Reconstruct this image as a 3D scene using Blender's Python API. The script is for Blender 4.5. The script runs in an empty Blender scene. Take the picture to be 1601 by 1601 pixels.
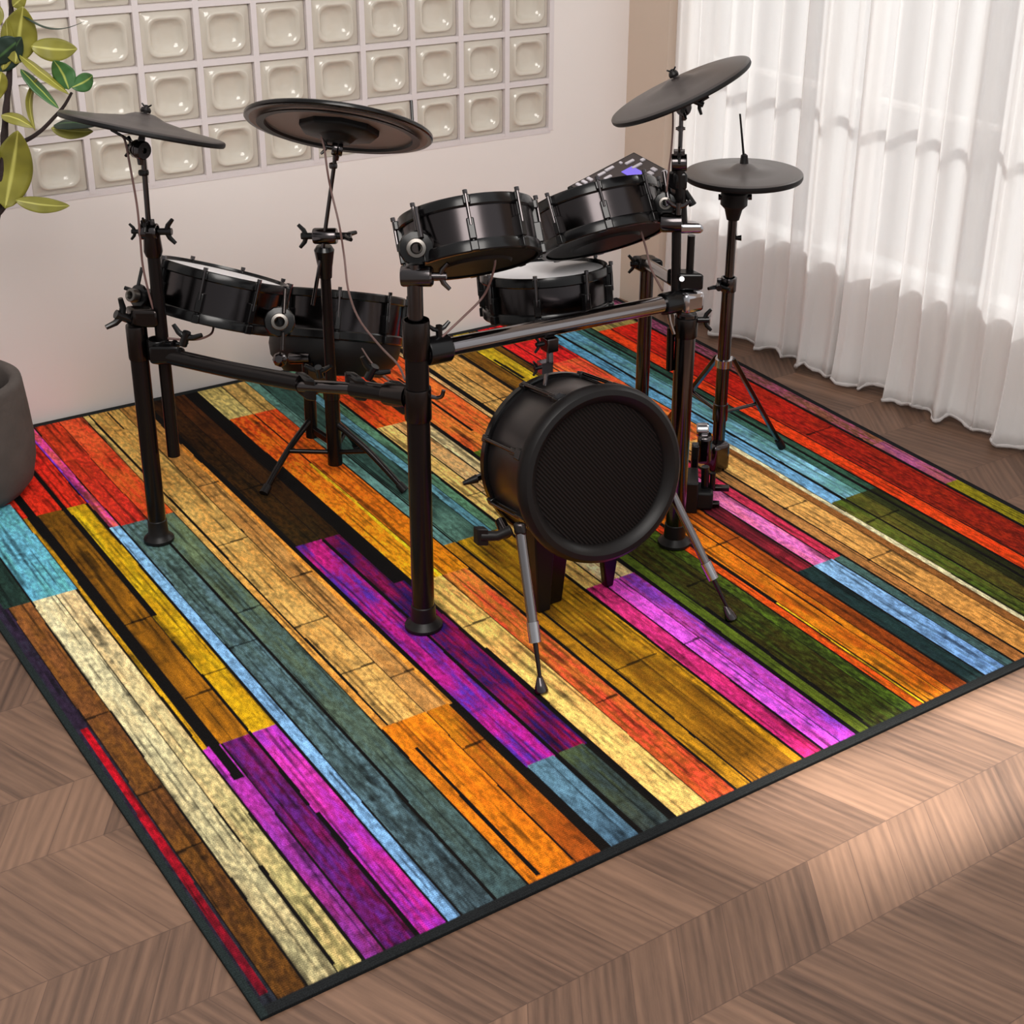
import bpy, math, random
import numpy as np
from mathutils import Vector, Matrix
random.seed(7); RNG = np.random.default_rng(11)
COL = bpy.context.scene.collection

# ------------------------------------------------------------------ camera geometry (metres; x along the back wall, y towards it)
F = 2453.124; CX = 1053.582; CY = 691.161
CAM = np.array([-0.55660269, -1.49810687, 2.0]) * np.array([1.25, 1.25, 1.0])
PITCH = 0.446589; ROLL = -0.051767; TH = 0.675157
def _rot():
    p, r, th = PITCH, ROLL, TH
    fw = np.array([0, math.cos(p), -math.sin(p)]); rt = np.array([1, 0, 0.]); dn = np.array([0, -math.sin(p), -math.cos(p)])
    R = np.array([math.cos(r)*rt + math.sin(r)*dn, -math.sin(r)*rt + math.cos(r)*dn, fw])
    u = np.array([math.cos(th), math.sin(th), 0]); v = np.array([-math.sin(th), math.cos(th), 0])
    W = np.array([u, v, [0, 0, 1]]); D = np.array([-0.313661, 0.948327, 0])
    return R @ W.T, W @ (np.array([0, 0, 1.]) - D) * 2.0
RC, CAM = _rot()
def ray(px, py): return RC.T @ np.array([(px-CX)/F, (py-CY)/F, 1.0])
def at(px, py, d): return Vector(CAM + ray(px, py)*d)
def fl(px, py, z=0.0):
    d = ray(px, py); return Vector(CAM + d*(z-CAM[2])/d[2])
def depth(X): return float((RC @ (np.array(X)-CAM))[2])
def proj(X):
    c = RC @ (np.array(X)-CAM); return CX+F*c[0]/c[2], CY+F*c[1]/c[2]
def zat(x, y, py):
    lo, hi = 0., 3.
    for _ in range(40):
        m = (lo+hi)/2
        if proj((x, y, m))[1] > py: lo = m
        else: hi = m
    return lo
def camdir(dx, dy, away): return Vector(RC.T @ np.array([dx, dy, away])).normalized()

# ------------------------------------------------------------------ materials
def lin(c):
    return tuple((v/12.92 if v <= 0.04045 else ((v+0.055)/1.055)**2.4) for v in [q/255 for q in c])
def mat(name, rgb, rough=0.5, metal=0.0, noise=0.0, nscale=20, bump=0.0, bscale=200, coat=0.0, spec=0.5, aniso=0.0):
    m = bpy.data.materials.new(name); m.use_nodes = True; nt = m.node_tree; b = nt.nodes['Principled BSDF']
    c = lin(rgb); b.inputs['Base Color'].default_value = (*c, 1); b.inputs['Roughness'].default_value = rough
    b.inputs['Metallic'].default_value = metal; b.inputs['Coat Weight'].default_value = coat; b.inputs['Coat Roughness'].default_value = 0.08
    b.inputs['Specular IOR Level'].default_value = spec
    b.inputs['Anisotropic'].default_value = aniso
    tc = nt.nodes.new('ShaderNodeTexCoord')
    if noise:
        n = nt.nodes.new('ShaderNodeTexNoise'); n.inputs['Scale'].default_value = nscale; n.inputs['Detail'].default_value = 5
        nt.links.new(tc.outputs['Object'], n.inputs['Vector'])
        r = nt.nodes.new('ShaderNodeMapRange'); r.inputs['To Min'].default_value = 1-noise; r.inputs['To Max'].default_value = 1+noise
        nt.links.new(n.outputs['Fac'], r.inputs['Value'])
        mx = nt.nodes.new('ShaderNodeMix'); mx.data_type = 'RGBA'; mx.blend_type = 'MULTIPLY'; mx.inputs['Factor'].default_value = 1
        mx.inputs['A'].default_value = (*c, 1); nt.links.new(r.outputs['Result'], mx.inputs['B']); nt.links.new(mx.outputs['Result'], b.inputs['Base Color'])
    if bump:
        n2 = nt.nodes.new('ShaderNodeTexNoise'); n2.inputs['Scale'].default_value = bscale; nt.links.new(tc.outputs['Object'], n2.inputs['Vector'])
        bp = nt.nodes.new('ShaderNodeBump'); bp.inputs['Strength'].default_value = bump; bp.inputs['Distance'].default_value = 0.002
        nt.links.new(n2.outputs['Fac'], bp.inputs['Height']); nt.links.new(bp.outputs['Normal'], b.inputs['Normal'])
    return m
M = {}
M['black'] = mat('black_enamel_metal', (58, 53, 52), 0.25, 1.0, 0.15, 30)
M['darktube'] = mat('black_powder_tube', (26, 22, 22), 0.26, 0.5, 0.12, 25, spec=0.35)
M['chrome'] = mat('dark_chrome', (180, 178, 182), 0.16, 1.0, 0.08, 40)
M['bar'] = mat('polished_grey_tube', (138, 134, 136), 0.13, 1.0, 0.06, 30)
M['bchrome'] = mat('black_chrome', (84, 80, 81), 0.17, 1.0, 0.08, 40)
M['rubber'] = mat('black_rubber', (18, 15, 15), 0.42, 0.0, 0.1, 60, spec=0.25)
M['plastic'] = mat('black_plastic', (15, 14, 15), 0.5, 0.0, 0.1, 60, bump=0.2, bscale=400, spec=0.25)
M['shell'] = mat('black_brushed_shell', (64, 60, 61), 0.17, 1.0, 0.15, 8, aniso=0.7)
M['hoop'] = mat('black_hoop', (11, 10, 11), 0.22, 0.0, 0.1, 20, spec=0.35)
M['kshell'] = mat('black_kick_shell', (44, 40, 41), 0.3, 0.45, 0.15, 8)
M['white'] = mat('white_mesh_head', (240, 238, 240), 0.6, 0, 0.02, 300, bump=0.2, bscale=900)
M['cymbal'] = mat('grey_rubber_cymbal', (52, 46, 45), 0.36, 0.0, 0.08, 12, bump=0.1, bscale=300)
M['cymbal_l'] = mat('mid_grey_cymbal', (84, 78, 76), 0.36, 0.0, 0.06, 12, bump=0.1, bscale=300)
M['under'] = mat('brown_cymbal_underside', (134, 116, 106), 0.5, 0.0, 0.06, 20)
M['cable'] = mat('brown_grey_cable', (104, 78, 74), 0.45, 0, 0.2, 50)
M['ring'] = mat('grey_cast_ring', (112, 108, 104), 0.35, 1.0, 0.1, 40)
M['button'] = mat('grey_button', (196, 190, 196), 0.4, 0, 0.1, 50)
M['pot'] = mat('rough_dark_clay', (78, 70, 66), 0.85, 0, 0.38, 14, bump=0.8, bscale=60)
M['soil'] = mat('dark_soil', (30, 24, 20), 0.95, 0, 0.5, 60, bump=1, bscale=120)
M['bark'] = mat('dark_bark', (42, 30, 28), 0.8, 0, 0.4, 60, bump=0.8, bscale=120)
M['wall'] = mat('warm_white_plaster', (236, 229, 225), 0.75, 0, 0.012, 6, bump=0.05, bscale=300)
M['wallr'] = mat('shaded_plaster', (204, 186, 170), 0.8, 0, 0.012, 6, bump=0.05, bscale=300)  # right wall: shade on the pier put into this darker tone
M['frame'] = mat('white_frame_paint', (236, 234, 232), 0.45, 0, 0.01, 8)
M['grout'] = mat('white_grout', (222, 214, 214), 0.7, 0, 0.03, 40, bump=0.2, bscale=200)
M['screen'] = mat('purple_screen', (60, 50, 110), 0.2)
_b = M['screen'].node_tree.nodes['Principled BSDF']; _b.inputs['Emission Color'].default_value = (0.25, 0.18, 0.9, 1); _b.inputs['Emission Strength'].default_value = 0.8

def leaf_mat(name, c1, c2):
    m = mat(name, c1, 0.42); nt = m.node_tree; b = nt.nodes['Principled BSDF']
    uv = nt.nodes.new('ShaderNodeUVMap'); sp = nt.nodes.new('ShaderNodeSeparateXYZ'); nt.links.new(uv.outputs['UV'], sp.inputs['Vector'])
    s = nt.nodes.new('ShaderNodeMath'); s.operation = 'SUBTRACT'; nt.links.new(sp.outputs['X'], s.inputs[0]); s.inputs[1].default_value = 0.5
    a = nt.nodes.new('ShaderNodeMath'); a.operation = 'ABSOLUTE'; nt.links.new(s.outputs[0], a.inputs[0])
    r = nt.nodes.new('ShaderNodeMapRange'); r.inputs['From Min'].default_value = 0.02; r.inputs['From Max'].default_value = 0.07
    nt.links.new(a.outputs[0], r.inputs['Value'])
    mx = nt.nodes.new('ShaderNodeMix'); mx.data_type = 'RGBA'; mx.inputs['A'].default_value = (*lin(c2), 1)
    n = nt.nodes.new('ShaderNodeTexNoise'); n.inputs['Scale'].default_value = 18; tc = nt.nodes.new('ShaderNodeTexCoord'); nt.links.new(tc.outputs['Object'], n.inputs['Vector'])
    m2 = nt.nodes.new('ShaderNodeMix'); m2.data_type = 'RGBA'; m2.inputs['A'].default_value = (*lin([v*0.72 for v in c1]), 1); m2.inputs['B'].default_value = (*lin([min(255, v*1.22) for v in c1]), 1)
    nt.links.new(n.outputs['Fac'], m2.inputs['Factor']); nt.links.new(m2.outputs['Result'], mx.inputs['B'])
    nt.links.new(r.outputs['Result'], mx.inputs['Factor']); nt.links.new(mx.outputs['Result'], b.inputs['Base Color'])
    b.inputs['Subsurface Weight'].default_value = 0.0
    return m
M['leaf_y'] = leaf_mat('olive_leaf', (128, 124, 48), (188, 184, 96))
M['leaf_g'] = leaf_mat('green_leaf', (58, 98, 52), (170, 180, 90))
M['leaf_d'] = leaf_mat('dark_green_leaf', (26, 46, 34), (60, 90, 50))

# ------------------------------------------------------------------ mesh builder
class MB:
    def __init__(s): s.v = []; s.f = []; s.sm = True
    def add(s, vs, fs):
        o = len(s.v); s.v += [tuple(v) for v in vs]; s.f += [tuple(i+o for i in f) for f in fs]; return s
    def tube(s, pts, r, n=20, caps=True):
        pts = [Vector(p) for p in pts]; rs = r if isinstance(r, (list, tuple)) else [r]*len(pts)
        vs = []; fs = []; up = None
        for i, p in enumerate(pts):
            t = ((pts[min(i+1, len(pts)-1)]-p).normalized() + (p-pts[max(i-1, 0)]).normalized())
            if t.length < 1e-6: t = pts[-1]-pts[0]
            t.normalize()
            if up is None:
                up = t.orthogonal().normalized()
            else:
                up = (up - t*up.dot(t)).normalized()
            sd = t.cross(up)
            for k in range(n):
                a = 2*math.pi*k/n; vs.append(p + (up*math.cos(a)+sd*math.sin(a))*rs[i])
        for i in range(len(pts)-1):
            for k in range(n): fs.append((i*n+k, i*n+(k+1) % n, (i+1)*n+(k+1) % n, (i+1)*n+k))
        if caps:
            fs.append(tuple(reversed(range(n)))); fs.append(tuple(range((len(pts)-1)*n, len(pts)*n)))
        return s.add(vs, fs)
    def lathe(s, o, ax, prof, n=48, close=False, a0=0.0):
        # prof: list of (radius, height along axis)
        o = Vector(o); ax = Vector(ax).normalized(); u = ax.orthogonal().normalized(); w = ax.cross(u)
        vs = []; fs = []
        for r, h in prof:
            for k in range(n):
                a = 2*math.pi*k/n + a0; vs.append(o + ax*h + (u*math.cos(a)+w*math.sin(a))*max(r, 1e-5))
        m = len(prof)
        for i in range(m-1 if not close else m):
            j = (i+1) % m
            for k in range(n): fs.append((i*n+k, i*n+(k+1) % n, j*n+(k+1) % n, j*n+k))
        return s.add(vs, fs)
    def box(s, c, X, Y, Z, sx, sy, sz, tx=1.0):
        # oriented box; tx tapers the +Z end
        c = Vector(c); X = Vector(X).normalized(); Y = Vector(Y).normalized(); Z = Vector(Z).normalized(); vs = []
        for k in (-1, 1):
            t = 1.0 if k < 0 else tx
            for j in (-1, 1):
                for i in (-1, 1): vs.append(c + X*i*sx/2*t + Y*j*sy/2*t + Z*k*sz/2)
        return s.add(vs, [(0, 2, 3, 1), (4, 5, 7, 6), (0, 1, 5, 4), (2, 6, 7, 3), (0, 4, 6, 2), (1, 3, 7, 5)])
    def build(s, name, m, parent=None, bevel=0.0, sharp=35, recalc=True):
        me = bpy.data.meshes.new(name); me.from_pydata(s.v, [], s.f); me.update()
        if recalc:
            import bmesh
            bm = bmesh.new(); bm.from_mesh(me); bmesh.ops.recalc_face_normals(bm, faces=bm.faces); bm.to_mesh(me); bm.free()
        me.shade_smooth(); me.set_sharp_from_angle(angle=math.radians(sharp))
        me.materials.append(m); o = bpy.data.objects.new(name, me); COL.objects.link(o)
        if parent is not None: put(o, parent)
        if bevel:
            bv = o.modifiers.new('bevel', 'BEVEL'); bv.width = bevel; bv.segments = 3; bv.limit_method = 'ANGLE'; bv.angle_limit = math.radians(40)
        return o
def wm(o):
    m = Matrix.Translation(o.location)
    return (wm(o.parent) @ m) if o.parent else m
def put(o, parent):
    o.parent = parent; w = wm(parent); o.location = -w.translation
def root(name, loc, label, cat, group=None):
    o = bpy.data.objects.new(name, None); COL.objects.link(o); o.location = Vector(loc); o.empty_display_size = 0.05
    o['label'] = label; o['category'] = cat
    if group: o['group'] = group
    return o
def tag(o, label, cat, group=None):
    o['label'] = label; o['category'] = cat
    if group: o['group'] = group
    return o
def struct(name, mb, m, **k):
    o = mb.build(name, m, **k); o['kind'] = 'structure'; return o
UX, UY, UZ = Vector((1, 0, 0)), Vector((0, 1, 0)), Vector((0, 0, 1))

# ------------------------------------------------------------------ floor (chevron parquet)
def floor_material():
    m = bpy.data.materials.new('chevron_oak'); m.use_nodes = True; nt = m.node_tree; b = nt.nodes['Principled BSDF']; N = nt.nodes.new; L = nt.links.new
    def mt(op, a, b_=None, c=None):
        n = N('ShaderNodeMath'); n.operation = op
        for i, x in enumerate((a, b_, c)):
            if x is None: continue
            if isinstance(x, (int, float)): n.inputs[i].default_value = x
            else: L(x, n.inputs[i])
        return n.outputs[0]
    tc = N('ShaderNodeTexCoord'); sp = N('ShaderNodeSeparateXYZ'); L(tc.outputs['Object'], sp.inputs[0]); X, Y = sp.outputs['X'], sp.outputs['Y']
    t = mt('FRACT', mt('DIVIDE', mt('ADD', Y, 0.405+5.0), 0.5)); row = mt('FLOOR', mt('DIVIDE', mt('ADD', Y, 5.405), 0.5))
    tm = mt('MULTIPLY', t, 0.5); seg = mt('GREATER_THAN', tm, 0.19)
    # zigzag offset: slope .6 on the short leg, back again on the long one
    up = mt('MULTIPLY', mt('MINIMUM', tm, 0.19), -0.60); dn = mt('MULTIPLY', mt('MAXIMUM', mt('SUBTRACT', tm, 0.19), 0), 0.368)
    s = mt('ADD', X, mt('ADD', up, dn)); pw = 0.105
    sid = mt('FLOOR', mt('DIVIDE', mt('ADD', s, 20), pw)); fr = mt('FRACT', mt('DIVIDE', mt('ADD', s, 20), pw))
    cb = N('ShaderNodeCombineXYZ'); L(sid, cb.inputs[0]); L(row, cb.inputs[1]); L(seg, cb.inputs[2])
    wn = N('ShaderNodeTexWhiteNoise'); wn.noise_dimensions = '3D'; L(cb.outputs[0], wn.inputs['Vector'])
    # grain
    g = N('ShaderNodeCombineXYZ'); L(mt('ADD', mt('MULTIPLY', s, 1.0), mt('MULTIPLY', wn.outputs['Value'], 9.0)), g.inputs[0]); L(mt('MULTIPLY', Y, 0.09), g.inputs[1]); L(mt('MULTIPLY', sid, 0.37), g.inputs[2])
    n1 = N('ShaderNodeTexNoise'); n1.inputs['Scale'].default_value = 55; n1.inputs['Detail'].default_value = 7; n1.inputs['Roughness'].default_value = 0.65; L(g.outputs[0], n1.inputs['Vector'])
    n2 = N('ShaderNodeTexNoise'); n2.inputs['Scale'].default_value = 9; n2.inputs['Detail'].default_value = 3; n2.inputs['Distortion'].default_value = 1.5; L(g.outputs[0], n2.inputs['Vector'])
    wv = N('ShaderNodeTexWave'); wv.inputs['Scale'].default_value = 14; wv.inputs['Distortion'].default_value = 7; wv.inputs['Detail'].default_value = 2; L(g.outputs[0], wv.inputs['Vector'])
    cr = N('ShaderNodeValToRGB'); e = cr.color_ramp.elements
    e[0].position = 0.22; e[0].color = (*lin((52, 35, 27)), 1); e[1].position = 0.8; e[1].color = (*lin((140, 107, 86)), 1)
    fac = mt('ADD', mt('ADD', mt('MULTIPLY', n1.outputs['Fac'], 0.55), mt('MULTIPLY', n2.outputs['Fac'], 0.2)), mt('ADD', mt('MULTIPLY', wv.outputs['Fac'], 0.10), mt('MULTIPLY', wn.outputs['Value'], 0.20)))
    L(fac, cr.inputs['Fac'])
    # joints
    ed = mt('MINIMUM', fr, mt('SUBTRACT', 1.0, fr)); j1 = mt('LESS_THAN', ed, 0.008)
    e1 = mt('LESS_THAN', mt('ABSOLUTE', mt('SUBTRACT', tm, 0.19)), 0.0012); e2 = mt('LESS_THAN', tm, 0.002)
    j = mt('MAXIMUM', j1, mt('MAXIMUM', e1, e2))
    mx = N('ShaderNodeMix'); mx.data_type = 'RGBA'; L(mt('MULTIPLY', j, 0.55), mx.inputs['Factor']); L(cr.outputs['Color'], mx.inputs['A']); mx.inputs['B'].default_value = (*lin((66, 46, 38)), 1)
    L(mx.outputs['Result'], b.inputs['Base Color']); b.inputs['Roughness'].default_value = 0.42
    bp = N('ShaderNodeBump'); bp.inputs['Strength'].default_value = 0.15; bp.inputs['Distance'].default_value = 0.001; L(n1.outputs['Fac'], bp.inputs['Height']); L(bp.outputs['Normal'], b.inputs['Normal'])
    return m
mb = MB(); mb.box((1.2, 0.35, -0.05), UX, UY, UZ, 5.2, 4.6, 0.1); struct('floor', mb, floor_material())

# ------------------------------------------------------------------ walls
WC = 2.468                                            # back-right corner x ; back wall face y
WY = 2.456
PX0, PX1, PZ0 = 0.0, 2.172, 0.655                    # glass-block opening
PITCHX, PITCHZ = 0.1695, 0.1650
NC, NR = 12, 4
PXR = 2.172; PXL = PXR-NC*PITCHX; PZB = 0.655; PZT = PZB+NR*PITCHZ
mb = MB(); T = 0.14
def slab(x0, x1, z0, z1): mb.box(((x0+x1)/2, WY+T/2, (z0+z1)/2), UX, UY, UZ, x1-x0, T, z1-z0)
slab(-1.4, PXL, 0, 4.2); slab(PXR, WC+0.25, 0, 4.2); slab(PXL, PXR, 0, PZB); slab(PXL, PXR, PZT, 4.2)
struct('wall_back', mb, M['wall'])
# glass blocks in their white grout grid
def glass_mat():
    m = bpy.data.materials.new('moulded_glass_block'); m.use_nodes = True; nt = m.node_tree; b = nt.nodes['Principled BSDF']
    b.inputs['Base Color'].default_value = (*lin((244, 236, 222)), 1); b.inputs['Roughness'].default_value = 0.08
    b.inputs['Transmission Weight'].default_value = 0.35; b.inputs['IOR'].default_value = 1.45; b.inputs['Coat Weight'].default_value = 0.35; b.inputs['Coat Roughness'].default_value = 0.12
    tc = nt.nodes.new('ShaderNodeTexCoord'); n = nt.nodes.new('ShaderNodeTexNoise'); n.inputs['Scale'].default_value = 14; nt.links.new(tc.outputs['Object'], n.inputs['Vector'])
    bp = nt.nodes.new('ShaderNodeBump'); bp.inputs['Strength'].default_value = 0.35; bp.inputs['Distance'].default_value = 0.01
    nt.links.new(n.outputs['Fac'], bp.inputs['Height']); nt.links.new(bp.outputs['Normal'], b.inputs['Normal'])
    return m
M['glass'] = glass_mat()
mb = MB(); g = 0.017
for i in range(NC+1): mb.box((PXL+i*PITCHX, WY+0.02, (PZB+PZT)/2), UX, UY, UZ, g, 0.045, PZT-PZB)
for j in range(NR+1): mb.box(((PXL+PXR)/2, WY+0.0205, PZB+j*PITCHZ), UX, UY, UZ, PXR-PXL, 0.044, g)
mb.box(((PXL+PXR)/2, WY+0.10, (PZB+PZT)/2), UX, UY, UZ, PXR-PXL-0.01, 0.02, PZT-PZB-0.01)
win = struct('window_1', mb, M['grout'])
def rsq(h, rad, n=6):
    pts = []
    for cx, cy, a0 in ((1, 1, 0), (-1, 1, 90), (-1, -1, 180), (1, -1, 270)):
        for k in range(n+1):
            a = math.radians(a0+90*k/n); pts.append((cx*(h-rad)+rad*math.cos(a), cy*(h-rad)+rad*math.sin(a)))
    return pts
def block_mesh():
    b = MB(); h = (PITCHX-g)/2-0.001
    rings = [(h, .006, .030), (h, .006, .004), (h-.005, .010, -.001), (h*.80, .028, .000), (h*.76, .028, -.008), (h*.70, .026, -.010), (h*.60, .030, .000), (h*.52, .028, .010), (h*.30, .020, .013)]
    n = None; vs = []
    for hh, rad, y in rings:
        p = rsq(hh, min(rad, hh*.9)); n = len(p); vs += [(x, y, z*(PITCHZ/PITCHX)) for x, z in p]
    fs = []
    for i in range(len(rings)-1):
        for k in range(n): fs.append((i*n+k, i*n+(k+1) % n, (i+1)*n+(k+1) % n, (i+1)*n+k))
    fs.append(tuple(range((len(rings)-1)*n, len(rings)*n))); fs.append(tuple(reversed(range(n))))
    b.add(vs, fs); return b
gb = block_mesh().build('glass_block', M['glass'], sharp=80)
first = True
for j in range(NR):
    for i in range(NC):
        o = gb if first else gb.copy()
        if not first: COL.objects.link(o)
        first = False; o.parent = win
        o.location = (PXL+(i+.5)*PITCHX, WY+0.008, PZB+(j+.5)*PITCHZ)

# right wall: short pier, then the wide window behind the curtains
ra = Vector((2.60, 2.30, 0)); rb = Vector((2.86, 0.72, 0)); rd = (rb-ra).normalized(); rn = Vector((rd.y, -rd.x, 0))  # rn points into the room (-x)
if rn.x > 0: rn = -rn
def rw(s, off=0.0, z=0.0): return ra + rd*s + rn*off + UZ*z
mb = MB()
c0 = Vector((WC, 2.60, 0)); c1 = Vector((WC+0.035, 2.262, 0))
vs = [c0, c1, c1+Vector((0.10, 0, 0)), c0+Vector((0.3, 0, 0))]
mb.add([v for v in vs]+[v+UZ*4.2 for v in vs], [(0, 1, 5, 4), (1, 2, 6, 5), (2, 3, 7, 6), (3, 0, 4, 7), (4, 5, 6, 7), (3, 2, 1, 0)])
def rslab(s0, s1, z0, z1, d=0.12): mb.box(rw((s0+s1)/2, -d/2, (z0+z1)/2), rd, rn, UZ, s1-s0, d, z1-z0)
SW0, SW1 = 0.05, 1.95
rslab(-0.02, SW0, 0, 4.2); rslab(SW0, SW1, 0, 0.36); rslab(SW0, SW1, 2.45, 4.2); rslab(SW1, 2.40, 0, 4.2); rslab(2.80, 4.0, 0, 4.2); rslab(2.40, 2.80, 1.36, 4.2)  # unseen far end: gap and height shaped to let in one sun patch
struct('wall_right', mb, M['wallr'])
mb = MB(); mb.box(rw((SW0+SW1)/2, 0.008, 0.05), rd, rn, UZ, SW1-SW0, 0.016, 0.10); struct('baseboard_right', mb, M['frame'], bevel=0.003)
mb = MB()
def fr(s0, s1, z0, z1, off=-0.03, d=0.05): mb.box(rw((s0+s1)/2, off, (z0+z1)/2), rd, rn, UZ, s1-s0, d, z1-z0)
fr(SW0, SW1, 0.36, 0.40, -0.01, 0.10); fr(SW0, SW1, 2.40, 2.45)
for s in (SW0+.02, 0.62, 1.28, SW1-.02): fr(s-.02, s+.02, 0.40, 2.40)
fr(SW0+.04, SW1-.04, 0.89, 0.905, -0.03, 0.03)
w2 = struct('window_2', mb, M['frame'])
mb = MB(); mb.box(rw((SW0+SW1)/2, -0.035, 1.4), rd, rn, UZ, SW1-SW0, 0.004, 2.0)
gm = bpy.data.materials.new('sun_dimming_pane'); gm.use_nodes = True; nt = gm.node_tree; nt.nodes.remove(nt.nodes['Principled BSDF'])
tr = nt.nodes.new('ShaderNodeBsdfTransparent'); tr.inputs['Color'].default_value = (.52, .54, .56, 1); gl = nt.nodes.new('ShaderNodeBsdfGlossy'); gl.inputs['Roughness'].default_value = 0.02; ms = nt.nodes.new('ShaderNodeMixShader'); ms.inputs[0].default_value = 0.06  # grey tint added to hold the sun back from the curtains
nt.links.new(tr.outputs[0], ms.inputs[1]); nt.links.new(gl.outputs[0], ms.inputs[2]); nt.links.new(ms.outputs[0], nt.nodes['Material Output'].inputs['Surface'])
mb.build('pane', gm, w2)

# ------------------------------------------------------------------ sheer curtains
def sheer(opac, tint=(250, 248, 247)):
    m = bpy.data.materials.new('sheer_voile'); m.use_nodes = True; nt = m.node_tree; nt.nodes.remove(nt.nodes['Principled BSDF'])
    d = nt.nodes.new('ShaderNodeBsdfDiffuse'); t = nt.nodes.new('ShaderNodeBsdfTranslucent'); tr = nt.nodes.new('ShaderNodeBsdfTransparent')
    for q in (d, t): q.inputs['Color'].default_value = (*lin(tint), 1)
    a = nt.nodes.new('ShaderNodeMixShader'); a.inputs[0].default_value = 0.32; b = nt.nodes.new('ShaderNodeMixShader')
    lw = nt.nodes.new('ShaderNodeLayerWeight'); lw.inputs['Blend'].default_value = 0.35
    tc = nt.nodes.new('ShaderNodeTexCoord'); wn = nt.nodes.new('ShaderNodeTexNoise'); wn.inputs['Scale'].default_value = 900; nt.links.new(tc.outputs['Object'], wn.inputs['Vector'])
    r = nt.nodes.new('ShaderNodeMapRange'); r.inputs['To Min'].default_value = opac; r.inputs['To Max'].default_value = 1.0
    nt.links.new(lw.outputs['Facing'], r.inputs['Value'])
    r2 = nt.nodes.new('ShaderNodeMath'); r2.operation = 'MULTIPLY_ADD'; nt.links.new(wn.outputs['Fac'], r2.inputs[0]); r2.inputs[1].default_value = 0.06; nt.links.new(r.outputs['Result'], r2.inputs[2]); r2.use_clamp = True
    nt.links.new(d.outputs[0], a.inputs[1]); nt.links.new(t.outputs[0], a.inputs[2]); nt.links.new(tr.outputs[0], b.inputs[1]); nt.links.new(a.outputs[0], b.inputs[2])
    nt.links.new(r2.outputs[0], b.inputs[0]); nt.links.new(b.outputs[0], nt.nodes['Material Output'].inputs['Surface'])
    return m
M['sheer'] = sheer(0.62)
def curtain(name, s0, s1, label, seed, off0=0.085):
    rg = random.Random(seed); n = int((s1-s0)/0.0035); nz = 40; vs = []; ph = [rg.uniform(0, 6.28) for _ in range(6)]
    for j in range(nz+1):
        zz = 2.42*(1-j/nz); zz = zz if zz > 0.02 else 0.012
        for i in range(n+1):
            s = s0+(s1-s0)*i/n
            w = math.sin(2*math.pi*s/0.105+1.1*math.sin(s*9+ph[0])+ph[1]); w = math.copysign(abs(w)**0.75, w)
            w2_ = math.sin(2*math.pi*s/0.23+ph[2]+1.5*math.sin(s*5+ph[5]))
            low = max(0, 1-zz/0.5)
            w3 = math.sin(2*math.pi*s/0.061+ph[3]+3*math.sin(s*7))*low
            a = 0.024*(1-0.25*low); o = off0 + a*w + 0.014*w2_ + 0.008*w3 + low**3*0.018*(1+math.sin(s*31+ph[4]))
            ds = 0.012*math.cos(2*math.pi*s/0.105+ph[1])*1.0
            hem = 0.018*max(0, math.sin(s*41+ph[3]))*(1 if zz < 0.03 else 0)
            vs.append(rw(s+ds, o, zz+hem))
    fs = [(j*(n+1)+i, j*(n+1)+i+1, (j+1)*(n+1)+i+1, (j+1)*(n+1)+i) for j in range(nz) for i in range(n)]
    b = MB(); b.add(vs, fs); o = b.build(name, M['sheer'], recalc=False, sharp=180)
    so = o.modifiers.new('cloth', 'SOLIDIFY'); so.thickness = 0.0012
    h = MB()                                      # gathered weighted hem
    pts = []
    for i in range(0, n+1, 3):
        v = vs[nz*(n+1)+i]; pts.append(Vector(v)+UZ*0.006)
    h.tube(pts, [0.0035+0.0045*abs(math.sin(k*0.37)*math.sin(k*1.3)) for k in range(len(pts))], 8)
    h.build('hem', M['hem'], o)
    tag(o, label, 'curtain', 'sheer curtains over the window'); return o
M['hem'] = mat('white_hem', (188, 182, 180), 0.8, 0, 0.1, 80)
curtain('sheer_curtain', 0.0, 0.86, 'white sheer curtain panel hanging next to the wall corner, behind the hi-hat', 3)
curtain('sheer_curtain', 0.845, 1.98, 'white sheer curtain panel farther from the corner, with wide folds before the bright window', 9, 0.09)

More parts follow.
